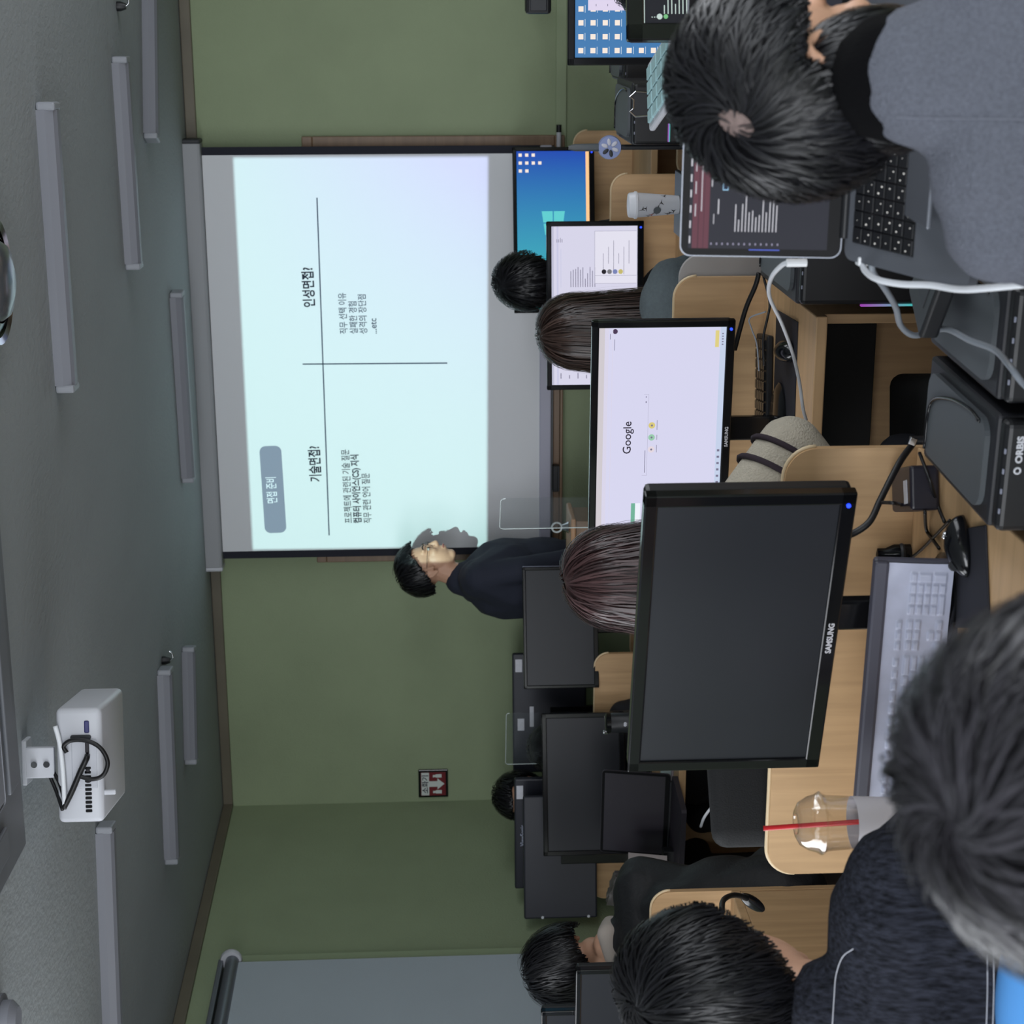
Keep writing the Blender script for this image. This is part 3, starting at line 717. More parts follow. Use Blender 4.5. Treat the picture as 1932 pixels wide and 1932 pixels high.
# blue desktop at the upper right
S = monitor('monitor with a blue desktop full of icons at the right edge', (1072, 123), (1070, -320), (1345, 123), (1352, -320), .34, emit('desk_blue', (66, 122, 176), 1.0), b=.018, bb=.022)
deco(S, [(.02 + .065 * i, .025 + .095 * j, .045 + .065 * i, .065 + .095 * j) for i in range(5) for j in range(9)], E_icon, 'desktop_icons')
deco(S, [(.015 + .065 * i, .075 + .095 * j, .05 + .065 * i, .08 + .095 * j) for i in range(5) for j in range(9)], emit('icon_caption', (190, 210, 230), 1), 'icon_captions')
deco(S, [(.22, .1, .62, .62)], emit('window_white', (222, 212, 236), 1), 'open_window', 2)
deco(S, [(.24 + .06 * i, .16 + .09 * j, .25 + .06 * i, .165 + .09 * j) for i in range(5) for j in range(4)], E_ink2, 'window_lines', 3)
# code editor
S = monitor('dark code editor monitor in front of the blue icon desktop, beside the black hair', (1180, 75), (1182, -330), (1480, 75), (1484, -330), .277, emit('editor_bg', (26, 28, 34), .9), b=.03, bb=.03)
E_code = emit('code_white', (196, 214, 208), 1)
deco(S, lines(.05, .16, 14, .03, .03, .12, .008) + [(.03, .06 + .02 * k, .035, .07 + .02 * k) for k in range(3)] + [(.0, .0, .2, .006)], E_code, 'code_lines')
disc(S, .035, .125, .005, E_code, 'tool_icon'); disc(S, .035, .175, .004, emit('code_green', (120, 190, 130), 1), 'tool_icon')

# dark front-row monitors on the left
S = monitor('dark monitor below the standing presenter, its right edge shining', (986, 1299), (988, 1069), (1128, 1299), (1130, 1069), .302, None, b=.014, bb=.02)
box('edge_reflection', (.004, .012, S['H'] + .03), (0, 0, 0), mat('pale_reflection', (190, 194, 214), .15, metal=.8), S['t']).matrix_local = S['M'] @ T(S['W'] / 2 + .0155, .01, 0)  # pale strip standing in for the projection screen's reflection on this edge
S = monitor('dark monitor back with paper stickers, behind the clear acrylic sheet', (967, 1455), (967, 1231), (1106, 1455), (1106, 1231), .33, rear=True, ZZ=(7.5, 7.4), hinge=False)
for q_ in ((.85, .04, .955, .13), (.36, .065, .46, .155), (.39, .23, .56, .285)): deco(S, [q_], M_label, 'paper_sticker')
S = monitor('dark switched-off monitor behind the dark laptop, half across the tumbler', (1021, 1614), (1026, 1345), (1178, 1614), (1183, 1345), .33, None, b=.02, bb=.024)
S = monitor('dark monitor back with a maker name in script and one paper sticker', (972, 1673), (969, 1466), (1103, 1673), (1100, 1466), .30, rear=True, ZZ=(7.16, 7.06), hinge=False)
text('brand_mark', 'ViewSonic', .026, mat('brand_grey', (170, 176, 196), .4), S['t'], S['M'] @ T(-.052, S['y'] - .001, .104) @ TXT, sx=.86, bold=.0004)
deco(S, [(.82, .03, .94, .125)], M_label, 'paper_sticker')
S = monitor('black monitor back at the left, next to the bent dark head', (986, 1731), (989, 1500), (1124, 1731), (1128, 1500), .30, rear=True, ZZ=(6.98, 6.92), hinge=False)
for v_ in (.25, .88): disc(S, .015, v_, .006, mat('screw_white', (200, 204, 210), .3), 'screw')
S = monitor('dark monitor at the lower left edge, just above the head with glasses', (1085, 2060), (1084, 1828), (1300, 2060), (1299, 1828), .34, None, ZZ=(4.9, 4.75), b=.016)
S = monitor('black screen corner behind the bent dark head at the left edge', (1020, 2080), (1021, 1907), (1160, 2080), (1161, 1907), .32, None, ZZ=(4.95, 4.85), b=.016)
# a closed black set-top unit at the upper right corner behind
p = at(1015, 4, 5.9)
t = thing('soundbar', 'narrow black bar at the right edge, above the blue icon desktop', 'speaker', (p.x + .14, p.y, p.z - .0))
box('bar_body', (.36, .06, .09), (0, 0, 0), M_black, t, bev=.012); box('bar_grille', (.34, .006, .06), (0, -.031, 0), M_dark, t, bev=.004)
box('wall_arm', (.03, 1.2, .03), (0, .62, 0), M_black, t, bev=.004)

# ------------------------------------------------------------------ keyboards, mice, laptops
def keys_layout():
    rows = [[(i * 1.0, 1) for i in range(13)] + [(13, 2)], [(0, 1.5)] + [(1.5 + i, 1) for i in range(12)] + [(13.5, 1.5)],
            [(0, 1.75)] + [(1.75 + i, 1) for i in range(11)] + [(12.75, 2.25)], [(0, 2.25)] + [(2.25 + i, 1) for i in range(10)] + [(12.25, 2.75)],
            [(0, 1.25), (1.25, 1.25), (2.5, 1.25), (3.75, 6.25), (10, 1.25), (11.25, 1.25), (12.5, 1.25), (13.75, 1.25)]]
    K = []
    for r, row in enumerate(rows): K += [(x, r, w_, 1) for x, w_ in row]
    K += [(15.4 + i, r, 1, 1) for r in (0, 1) for i in range(3)] + [(16.4, 3, 1, 1)] + [(15.4 + i, 4, 1, 1) for i in range(3)]
    K += [(18.8 + i, r, 1, 1) for r in range(3) for i in range(3)] + [(21.8, 0, 1, 1), (21.8, 1, 1, 2), (18.8, 3, 1, 1), (19.8, 3, 1, 1), (20.8, 3, 1, 1), (18.8, 4, 2, 1), (20.8, 4, 1, 1), (21.8, 3, 1, 2)]
    return K
U = .0185
# the keyboard in a clear cover, standing on its front edge against the monitor stand
TLp, TRp = at(1610, 1532, 2.93), at(1650, 1058, 2.755)
BRp = on_z(1800, 1096, DESKZ + .012)
xd = (TRp - TLp).normalized(); upv = (TRp - BRp); upv = (upv - xd * upv.dot(xd))
KH = upv.length; upv.normalize(); KW = (TRp - TLp).length
nrm = xd.cross(upv)
mk = Matrix((xd, upv, nrm)).transposed().to_4x4(); mk.translation = TRp - xd * KW / 2 - upv * KH
kb = thing('keyboard', 'keyboard under a cloudy silicone cover, leaning upright below the largest monitor', 'keyboard', mtx=mk, group='keyboards')
box('case', (KW, KH, .02), (0, KH / 2, -.014), mat('slate_plastic', (72, 72, 84), .45), kb, bev=.006)
box('top_bar', (KW, .024, .012), (0, KH - .012, .002), mat('slate_plastic', (72, 72, 84), .45), kb, bev=.005)
cov_w, cov_h = KW - .004, KH - .026
sx = (cov_w - .03) / 22.8; sy = (cov_h - .045) / 5.0
KL = keys_layout() + [(i * 1.15, -1.35, .9, .8) for i in range(13)] + [(15.4 + i, -1.35, .9, .8) for i in range(3)]
bm = bmesh.new(); nx_, ny_ = 220, 64
G = []
krng = random.Random(3)
wob = [(krng.uniform(20, 60), krng.uniform(20, 60), krng.uniform(0, 6)) for _ in range(5)]
for j in range(ny_ + 1):
    row = []
    for i in range(nx_ + 1):
        x = -cov_w / 2 + cov_w * i / nx_; y = .002 + cov_h * j / ny_
        kx = (x + cov_w / 2 - .015) / sx; ky = (cov_h - .034 - y) / sy
        h = 0.0
        for a, r, w_, hh in KL:
            dx = min(kx - a, a + w_ - kx); dy = min(ky - r, r + hh - ky)
            dmin = min(dx, dy)
            if dmin > .04: h = max(h, min(1, (dmin - .04) / .12))
        z = .0015 + .0045 * h + .0006 * sum(math.sin(x * a_ * 2 + y * b_ * 2 + c_) for a_, b_, c_ in wob) / 2
        row.append(bm.verts.new((x, y, z)))
    G.append(row)
for j in range(ny_):
    for i in range(nx_): bm.faces.new((G[j][i], G[j][i + 1], G[j + 1][i + 1], G[j + 1][i]))
M_cover = mat('silicone_cover', (176, 180, 200), .32, var=.06, vscale=30)
obj('silicone_cover', bm, M_cover, kb, True)

def key_board(label, mtx, w, d, mcase, mkey, cols=14, rows=5, h=.016):
    k = thing('keyboard', label, 'keyboard', mtx=mtx, group='keyboards')
    box('case', (w, d, h), (0, 0, h / 2), mcase, k, bev=.004)
    pu, pv = (w - .02) / cols, (d - .02) / rows
    bm = bmesh.new(); add_box(bm, (pu * .86, pv * .84, .006), bev=.0015, seg=1)
    first = None
    for r in range(rows):
        for c in range(cols):
            if first is None: first = o = obj('key', bm, mkey, k)
            else: o = first.copy(); COL.objects.link(o)
            o.location = (-w / 2 + .01 + (c + .5) * pu, d / 2 - .01 - (r + .5) * pv, h + .002)
    return k
def mouse(label, mtx, m, group='computer mice', s=1.0, wheel=True, logo=None):
    k = thing('computer_mouse', label, 'mouse', mtx=mtx, group=group)
    bm = bmesh.new(); add_ell(bm, (0, 0, 0), (.031 * s, .055 * s, .036 * s), sub=4)
    for v in bm.verts:
        if v.co.z < 0: v.co.z *= .02
        v.co.x *= 1 - .12 * math.cos(v.co.y / (.055 * s) * 1.6)
        if v.co.y > 0: v.co.z *= 1 - .35 * (v.co.y / (.055 * s)) ** 1.5
    obj('shell', bm, m, k, True)
    if wheel: lathe('scroll_wheel', [(0, -.003), (.009, -.003), (.009, .003), (0, .003)], (0, .034 * s, .021 * s), M_dark, k, n=16, rot=RY(90))
    if logo:
        bm = bmesh.new(); ring = [(.006 * math.cos(a / 24 * 2 * math.pi), .006 * math.sin(a / 24 * 2 * math.pi), 0) for a in range(25)]
        add_tube(bm, ring, .0012, 6, 0); add_tube(bm, [(-.003, .002, 0), (0, .003, 0), (.001, 0, 0), (0, -.003, 0), (.003, -.002, 0)], .001, 6, 3)
        obj('maker_badge', bm, logo, k, mtx=T(0, -.02 * s, .0345 * s) @ Matrix.Rotation(R(14), 4, 'X'))
    return k
def on_desk(x, y, dz=0): return on_z(x, y, DESKZ + dz)
p = on_desk(1826, 1030); p2 = on_desk(1834, 1090)
pad = thing('mouse_pad', 'black mouse pad partly under the mouse beside the covered keyboard', 'mouse pad', (p2.x, p2.y, DESKZ + .0005), R(20))
box('pad_sheet', (.16, .17, .004), (0, 0, .002), mat('pad_black', (26, 27, 36), .7), pad, bev=.002)
mouse('black wired mouse with a round badge at the right of the covered keyboard', T(p.x, p.y, DESKZ + .0052) @ Matrix.Rotation(R(118), 4, 'Z'), M_gloss, s=.93, logo=M_chrome)

# search page desk: black keyboard and mouse
p = on_desk(1470, 745); a = R(4)
key_board('black keyboard on the desk under the lit search page', T(on_desk(1448, 765).x, on_desk(1448, 765).y, DESKZ + .001) @ Matrix.Rotation(R(8), 4, 'Z'), .36, .14, M_black, M_gloss, 13, 5)
p = on_desk(1492, 662)
pad = thing('mouse_pad', 'long black desk mat under the glossy mouse by the beige sleeve', 'mouse pad', (on_desk(1480, 690).x, on_desk(1480, 690).y - .02, DESKZ + .0005), R(3))
box('pad_sheet', (.25, .24, .003), (0, 0, .0015), mat('pad_black', (26, 27, 36), .7), pad, bev=.001)
mouse('glossy black mouse on the desk mat right of the beige sleeve', T(p.x, p.y, DESKZ + .0042) @ Matrix.Rotation(R(6), 4, 'Z'), M_gloss)
# white mouse on the far left desk
p = on_desk(1268, 1462)
mouse('white mouse on the desk edge right of the dark laptop', T(p.x, p.y + .02, DESKZ + .0042) @ Matrix.Rotation(R(80), 4, 'Z'), mat('mint_white', (206, 224, 224), .35), wheel=False)
pad = thing('mouse_pad', 'pale pink pad under the white mouse', 'mouse pad', (p.x + .02, p.y + .02, DESKZ + .0005), 0)
box('pad_sheet', (.14, .12, .003), (0, 0, .0015), mat('pad_pink', (190, 172, 178), .7), pad, bev=.001)

def laptop(label, hinge_c, xd, W, D, H, lid_lean, base_tilt, mbody, scr, keys=True, deckm=None, thick=.014, mkey=None):
    t = thing('laptop', label, 'laptop', mtx=frame_from(hinge_c, xd, V((0, 0, 1))), group='open laptops')
    B = Matrix.Rotation(R(base_tilt), 4, 'X')         # base runs to -y (towards its user), tipped up at the hinge
    Lm = Matrix.Rotation(R(-lid_lean), 4, 'X')
    bm = bmesh.new(); add_prism(bm, rrect(W, D, .014, 6, 0, 0), 0, thick)
    o = obj('base', bm, mbody, t, mtx=B @ T(0, -D / 2, 0) @ Matrix.Rotation(R(-90), 4, 'X') @ T(0, -thick * 0, 0))
    bm = bmesh.new(); add_prism(bm, rrect(W, H, .014, 6, 0, H / 2), 0, .006); obj('lid', bm, mbody, t, mtx=Lm @ T(0, 0, .004))
    bm = bmesh.new(); add_prism(bm, rrect(W - .003, H - .003, .013, 6, 0, H / 2), -.0008, .001); obj('glass_bezel', bm, M_glassb, t, mtx=Lm @ T(0, 0, .004))
    bm = bmesh.new(); add_box(bm, (W - .022, .001, H - .03), (0, -.0009, H / 2 + .004)); obj('screen', bm, scr, t, mtx=Lm @ T(0, 0, .004))
    lathe('hinge', [(0, -W * .42), (.006, -W * .42), (.006, W * .42), (0, W * .42)], (0, 0, .002), M_black, t, n=14, rot=RY(90))
    S = dict(t=t, M=Lm @ T(0, 0, .004), W=W - .022, H=H - .03, cz=H / 2 + .004, y=-.0014)
    if keys:
        kw, kd = W * .86, D * .5
        Kd = B @ T(0, -D * .32, 0)
        bm = bmesh.new(); add_box(bm, (kw, kd, .0016), (0, 0, .0002), bev=.0005, seg=1); obj('key_well', bm, M_gloss, t, mtx=Kd)
        pu, pv = kw / 14, kd / 6; first = None
        bm = bmesh.new(); add_box(bm, (pu * .88, pv * .86, .0022), bev=.0006, seg=1)
        bl_ = bmesh.new()
        for r in range(6):
            for c in range(14):
                if first is None: first = o = obj('key', bm, mkey or M_black, t)
                else: o = first.copy(); COL.objects.link(o)
                o.matrix_local = Kd @ T(-kw / 2 + (c + .5) * pu, kd / 2 - (r + .5) * pv, .0018)
                for q in ((-.22, .12), (.2, -.18)) if r and (c + r) % 3 else ((rng.uniform(-.2, .2), rng.uniform(-.15, .15)),):
                    x, y = -kw / 2 + (c + .5 + q[0]) * pu, kd / 2 - (r + .5 - q[1]) * pv
                    l_ = rng.uniform(.0004, .0011); bl_.faces.new([bl_.verts.new(z) for z in ((x - l_, y - l_ * 1.3, .0031), (x + l_, y - l_ * 1.3, .0031), (x + l_, y + l_ * 1.3, .0031), (x - l_, y + l_ * 1.3, .0031))])
        obj('key_legends', bl_, emit('legend_white', (240, 240, 236), 1.0), t, mtx=Kd)
        box('trackpad', (W * .4, D * .3, .0008), (0, 0, 0), mbody, t, bev=.0003).matrix_local = B @ T(0, -D * .8, .0004)
    return S
# the grey laptop of the man in the grey sweater
hl = at(1592, 488, 2.22); hr = at(1590, 40, 2.12)
xd = hr - hl; xd.z = 0
Wl = .345
hc = hl + xd.normalized() * Wl / 2
S = laptop('grey laptop with a dark page on screen, open before the man in the grey sweater', hc, xd, Wl, .235, 306 * 2.2 / F * 1.0, 8, 25, M_alu, emit('dark_page', (38, 39, 48), .9))
LAP = S
deco(S, [(0, .025, 1, .145)], emit('maroon', (104, 58, 70), .9), 'maroon_bars')
deco(S, [(0, .065, 1, .07), (0, .105, 1, .108)], emit('maroon2', (60, 36, 46), .9), 'bar_rules', 2)
E_lw = emit('lap_white', (206, 206, 214), 1)
deco(S, [(.02 + .062 * k, .004, .05 + .062 * k, .014) for k in range(9)] + [(.13 + .09 * k, .04, .18 + .09 * k, .047) for k in range(6)] + [(.15, .084, .5, .09), (.25, .155, .42, .162), (.47, .152, .52, .16)], E_lw, 'menu_marks', 2)
deco(S, [(.1, .175, .14, .18)], E_lw, 'tab_caption', 2); deco(S, [(.14, .205, .2, .213)], E_lw, 'tab_caption', 2)
deco(S, lines(.07, .33, 13, .0245, .03, .16, .007), E_lw, 'page_text', 2)
deco(S, [(.235, .235, .29, .275)], emit('frame_blue', (150, 196, 226), 1), 'blue_button', 2); deco(S, [(.24, .241, .285, .269)], emit('frame_dk', (24, 34, 58), 1), 'blue_button_inner', 3)
deco(S, [(.38, .195, .43, .223)], emit('green_b', (60, 150, 96), 1), 'green_button', 2)
deco(S, [(.22, .92, .55, .9245)] + [(.25 + .08 * k, .937, .29 + .08 * k, .946) for k in range(4)], E_lw, 'footer_line', 2)
deco(S, [(.015, .16 + .04 * k, .024, .17 + .04 * k) for k in range(13)], emit('side_icons', (150, 146, 170), 1), 'side_icons', 2)
deco(S, [(-.005, .44, -.001, .66)], emit('edge_blue', (90, 110, 220), 1), 'edge_glow', 2)
# riser that carries it
bm = bmesh.new(); zt = hc.z - DESKZ
add_box(bm, (.24, .2, .006), (0, -.1, zt - .05), rot=None, bev=.002); add_box(bm, (.24, .006, zt - .05), (0, -.03, (zt - .05) / 2), bev=.002); add_box(bm, (.24, .2, .006), (0, -.1, .003), bev=.002)
o = obj('laptop_riser', bm, M_alu, None); o.matrix_world = frame_from(V((hc.x, hc.y, DESKZ + .0005)), xd, V((0, 0, 1)))
o.matrix_world = o.matrix_world @ T(.02, 0, 0)
tag(o, 'metal riser standing under the grey laptop', 'laptop stand')
# the closed-dark laptop on the far left desk
l0, l1 = at(1232, 1627, 6.15), at(1243, 1452, 6.0)
xd = l1 - l0; xd.z = 0
hc2 = (l0 + l1) / 2; hc2.z = DESKZ + .02
S = laptop('dark laptop with a black screen standing before a dark monitor on the left', hc2, xd, .345, .235, .245, 10, 0, mat('laptop_black', (40, 36, 44), .5), mat('laptop_screen_off', (44, 40, 48), .3, var=.08, vscale=4), keys=False, thick=.018)

# pale teal keyboard standing on edge near the black tower
q0, q1, q2 = at(1233, 120, 3.3), at(1236, 238, 3.3), at(1281, 285, 3.05)
xd = (q0 - q1).normalized(); dv = (q2 - q1); dv = dv - xd * dv.dot(xd); hh_ = dv.length; dv.normalize()
mtk = Matrix((xd, -dv, xd.cross(-dv))).transposed().to_4x4(); mtk.translation = q1 + xd * .055 + dv * hh_ / 2
key_board('pale teal keyboard tilted up before the black tower, beside the black hair', mtk, .13, hh_, M_white, mat('teal_keys', (150, 184, 188), .35), 4, 4, .012)

# ------------------------------------------------------------------ computer towers
def tower(label, mtx, W, D, H, brand=None, led=None, front=True):
    t = thing('computer_tower', label, 'computer', mtx=mtx, group='black computer towers')
    box('case', (W, D, H), (0, D / 2, H / 2), mat('tower_black', (32, 33, 38), .5), t, bev=.006)
    box('front_panel', (W * .98, .03, H * .985), (0, -.014, H / 2), M_black, t, bev=.01, seg=3)
    bm = bmesh.new(); add_prism(bm, rrect(W * .8, D * .86, .03, 6, 0, D * .5), 0, .008); obj('top_panel', bm, M_grey, t, mtx=T(0, 0, H + .008) @ Matrix.Rotation(R(-90), 4, 'X'))
    bm = bmesh.new(); add_tube(bm, [(W * .36, .05, H + .009), (W * .38, D * .3, H + .009), (W * .3, D * .6, H + .009), (W * .1, D * .86, H + .009), (-W * .36, D * .9, H + .009)], .003, 6); obj('top_ridge', bm, M_gloss, t, True)
    for k in range(4): box('port', (.008, .004, .003), (-W * .3 + k * .03, -.026, H - .006), mat('port_grey', (130, 134, 150), .3), t, bev=.001)
    for sx in (-1, 1):
        for sy in (.06, D - .06): lathe('foot', [(0, 0), (.018, 0), (.014, -.016), (0, -.016)], (sx * W * .35, sy, .0), M_black, t, n=14)
    if brand:
        s = brand
        text('brand_mark', 'ORBIS', s, mat('brand_white', (206, 208, 214), .4), t, T(.022, -.0295, H - .030) @ TXT, bold=s * .045, sx=1.1)
        bm = bmesh.new(); add_tube(bm, [(s * .32 * math.cos(a), 0, s * .32 * math.sin(a)) for a in [k / 24 * 2 * math.pi for k in range(25)]], s * .12, 8, 0)
        obj('brand_ring', bm, mat('brand_white', (206, 208, 214), .4), t, True, mtx=T(.011, -.0295, H - .030 + s * .36))
    if led:
        box('light_strip', led[0], led[1], emit('rgb_strip', (120, 60, 150), .8, (led[2], (60, 200, 190), (170, 70, 190))), t, bev=.001)
    return t
ZT = .78
fl, fr, brk = on_z(1863, 1022, ZT), on_z(1886, 795, ZT), on_z(1758, 679, ZT)
dd = (brk - fr); dd.z = 0; dep = dd.length; dd.normalize(); xr_ = V((dd.y, -dd.x, 0))
tw = abs((fl - fr).dot(xr_)) * .94
STZ = .30
mA = frame_from(V((fr.x, fr.y, STZ + .017)) - xr_ * tw / 2 + dd * .03, xr_, V((0, 0, 1)))
tower('black computer tower marked ORBIS, its grey top beside the front desk', mA, tw, dep, ZT - STZ - .025, brand=.0135)
flB = on_z(1882, 767, ZT)
mB = frame_from(V((flB.x, flB.y, STZ + .017)) + xr_ * tw / 2 + dd * .03, xr_, V((0, 0, 1)))
tower('black computer tower right of the ORBIS one, a grey cable crossing its top', mB, tw, dep, ZT - STZ - .025)
bn = thing('tower_stand', 'low black bench under the tower marked ORBIS and its neighbour', 'stand', mtx=mA @ T(tw / 2, 0, -STZ - .017))
box('bench_top', (tw * 2.1, dep, .03), (.02, dep / 2, STZ - .015), M_black, bn, bev=.004)
for sx in (-1, 1): box('bench_leg', (.03, dep - .04, STZ - .03), (.02 + sx * (tw - .01), dep / 2, (STZ - .03) / 2), M_black, bn, bev=.004)
# black box lying on the second tower
p = on_z(1800, 572, ZT + .01)
t = thing('hard_drive', 'small black box on top of the right-hand tower, under a white cable', 'hard drive', (p.x + .03, p.y + .03, ZT + .0165), R(-40))
box('drive_case', (.16, .10, .03), (0, 0, .0155), M_black, t, bev=.006, seg=3); box('drive_label', (.09, .05, .0008), (.01, 0, .031), M_dark, t, bev=0)
# tower beside the search page desk
T1z = .80
f0 = on_z(1499, 596, T1z); f1 = on_z(1499, 500, T1z)
stand = thing('tower_stand', 'low black stand carrying the dark tower beside the search page desk', 'stand', (f0.x + .12, f0.y + .22, 0))
box('stand_top', (.26, .46, .03), (0, 0, .265), M_black, stand, bev=.004)
for sx in (-.115, .115): box('stand_side', (.03, .44, .25), (sx, 0, .125), M_black, stand, bev=.004)
tower('dark tower with coloured light strip beside the search page desk', T(f0.x + .12, f0.y + .03, .281 + .016), .2, .4, T1z - .281 - .024, led=((.004, .01, .12), (-.101, -.02, .3), 2))
# towers at the right, before the green wall
p = at(1193, 215, 4.75)
zt = at(1186, 215, 4.75).z
tower('black tower with a metal charm hanging on it, left of the pale teal keyboard', T(p.x, p.y, DESKZ + .017), .17, .38, zt - DESKZ - .025, led=((.05, .006, .006), (-.05, -.031, .16), 0))
p3 = at(1193, 130, 5.3)
p3 = at(1191, 133, 5.05)
tower('black tower behind the one with the metal charm, nearest the icon desktop', T(p3.x + .03, p3.y + .02, DESKZ + .017), .13, .3, zt - DESKZ - .04)
# the shelf desk under them
dk = desk('r', 'beech desk under the black towers and patterned cup, before the green wall', -.51, .5, 5.3, .9, .80)
ch = at(1218, 199, 4.65)
t = thing('metal_charm', 'small metal charm plate stuck on the black tower front', 'charm', (ch.x, p.y - .0305, ch.z))
bm = bmesh.new(); add_prism(bm, [(-.03, -.035), (.03, -.035), (.034, .02), (.02, .036), (.012, .026), (-.012, .026), (-.02, .036), (-.034, .02)], -.003, 0); obj('charm_plate', bm, M_dark, t)
bm = bmesh.new(); add_tube(bm, [(-.03, -.004, -.035), (.03, -.004, -.035), (.034, -.004, .02), (.02, -.004, .036), (.012, -.004, .026), (-.012, -.004, .026), (-.02, -.004, .036), (-.034, -.004, .02), (-.03, -.004, -.035)], .0025, 6, 0); obj('charm_rim', bm, M_chrome, t)

# ------------------------------------------------------------------ cups
def clear(name, rgb, a, rough=.08, fac=.55):
    if name in MATS: return MATS[name]
    mt = bpy.data.materials.new(name); mt.use_nodes = True; nt = mt.node_tree
    out = nt.nodes['Material Output']; nt.nodes.remove(nt.nodes['Principled BSDF'])
    tr = nt.nodes.new('ShaderNodeBsdfTransparent'); tr.inputs[0].default_value = (*lin(rgb), 1)
    gl = nt.nodes.new('ShaderNodeBsdfGlossy'); gl.inputs['Roughness'].default_value = rough
    lw_ = nt.nodes.new('ShaderNodeLayerWeight'); lw_.inputs[0].default_value = .35
    mp = nt.nodes.new('ShaderNodeMath'); mp.operation = 'MULTIPLY_ADD'; mp.inputs[1].default_value = fac; mp.inputs[2].default_value = a
    nt.links.new(lw_.outputs['Facing'], mp.inputs[0])
    mx = nt.nodes.new('ShaderNodeMixShader'); nt.links.new(mp.outputs[0], mx.inputs[0]); nt.links.new(tr.outputs[0], mx.inputs[1]); nt.links.new(gl.outputs[0], mx.inputs[2])
    nt.links.new(mx.outputs[0], out.inputs[0]); MATS[name] = mt
    return mt
M_clear = clear('clear_plastic', (249, 248, 246), .05)
ZC = 2.74
cp = at(1548, 1553, ZC); u = ZC / F
cz = cp.z                                     # rim height
cup = thing('iced_drink_cup', 'clear plastic cup with a dome lid and red straw on the front desk', 'cup', (cp.x, cp.y, DESKZ + .0006))
rimh = cz - DESKZ; rr = 56 * u
lathe('cup_body', [(0, .001), (rr * .64, .001), (rr * .66, .004), (rr * .93, rimh - .012), (rr * .97, rimh - .004), (rr, rimh)], (0, 0, 0), M_clear, cup, n=48, cap=False)
lathe('dome_lid', [(rr * 1.02, rimh - .004), (rr * 1.06, rimh), (rr * 1.02, rimh + .004), (rr * .97, rimh + .008), (rr * .9, rimh + .02), (rr * .72, rimh + .034), (rr * .5, rimh + .0395), (rr * .36, rimh + .04), (rr * .34, rimh + .037)], (0, 0, 0), M_clear, cup, n=48, cap=False)
f = (rimh - 64 * u) / rimh
ra = rr * (.66 + .27 * f) + .0006; rb = rr * .67 + .0006
lathe('paper_sleeve', [(rb, .012), (ra, rimh - 62 * u)], (0, 0, 0), mat('sleeve_white', (212, 210, 218), .6), cup, n=48, cap=False)
lathe('drink_left', [(0, .003), (rr * .64, .003), (rr * .72, rimh * .3), (0, rimh * .3)], (0, 0, 0), mat('drink_brown', (120, 96, 72), .2), cup, n=32)
s0 = at(1441, 1563, ZC + .02); s1 = at(1615, 1551, ZC)
rel = V((cp.x, cp.y, DESKZ)); d_ = (s1 - s0).normalized()
tube('straw', [s0 - rel, s1 - rel, s1 - rel + d_ * .03], .0042, mat('straw_red', (196, 40, 44), .35), cup, smooth=0, n=12)

# patterned paper cup
ZP = 4.7; u = ZP / F
top = at(1185, 387, ZP); 
ped = thing('shelf_box', 'small dark box on the desk, under the patterned paper cup', 'box', (top.x, top.y, DESKZ + .0005))
hb_ = at(1281, 387, ZP).z - DESKZ - .001
box('box_body', (.17, .17, hb_ - .012), (0, 0, (hb_ - .012) / 2), M_black, ped, bev=.004); box('box_lid', (.176, .176, .012), (0, 0, hb_ - .006), M_black, ped, bev=.003)
pc_ = thing('paper_cup', 'white paper cup printed with small dark birds and a round emblem', 'cup', (top.x, top.y, DESKZ + hb_ + .001))
ht = top.z - (DESKZ + hb_ + .001)
M_pc = mat('paper_white', (186, 188, 194), .5)
lathe('cup_body', [(0, 0), (17 * u, 0), (23.5 * u, ht * .84), (24.5 * u, ht * .86), (0, ht * .86)], (0, 0, 0), M_pc, pc_, n=40)
lathe('cup_lid', [(25.5 * u, ht * .83), (26 * u, ht * .87), (24 * u, ht * .89), (23 * u, ht * .98), (21 * u, ht), (18 * u, ht * .985), (0, ht * .985)], (0, 0, 0), mat('lid_white', (206, 208, 214), .3), pc_, n=40)
brng = random.Random(8)
M_bird = mat('bird_print', (40, 34, 36), .6); M_bird2 = mat('bird_red', (140, 60, 50), .6)
for k in range(11):
    a_ = R(-90 + brng.uniform(-62, 62)); h_ = ht * (.12 + .062 * k); r_ = (17 + 6.5 * h_ / (ht * .84)) * u + .0006
    s = .006
    bm = bmesh.new(); bm.faces.new([bm.verts.new(q) for q in ((-s * 1.6, 0, s), (-s * .2, 0, .2 * s), (s * 1.5, 0, s * .8), (s * .2, 0, -.3 * s), (s * .3, 0, -1.4 * s), (-.2 * s, 0, -.3 * s))])
    obj('printed_bird', bm, M_bird2 if k == 7 else M_bird, pc_, mtx=T(r_ * math.cos(a_), r_ * math.sin(a_), h_) @ Matrix.Rotation(a_ + R(90), 4, 'Z') @ Matrix.Rotation(brng.uniform(0, 6), 4, 'Y'))
bm = bmesh.new(); bmesh.ops.create_circle(bm, cap_ends=True, segments=24, radius=.0105, matrix=Matrix.Rotation(R(90), 4, 'X')); a_ = R(-112); r_ = 21 * u + .001
obj('round_emblem', bm, mat('emblem_grey', (70, 76, 80), .6), pc_, mtx=T(r_ * math.cos(a_), r_ * math.sin(a_), ht * .45) @ Matrix.Rotation(a_ + R(90), 4, 'Z'))

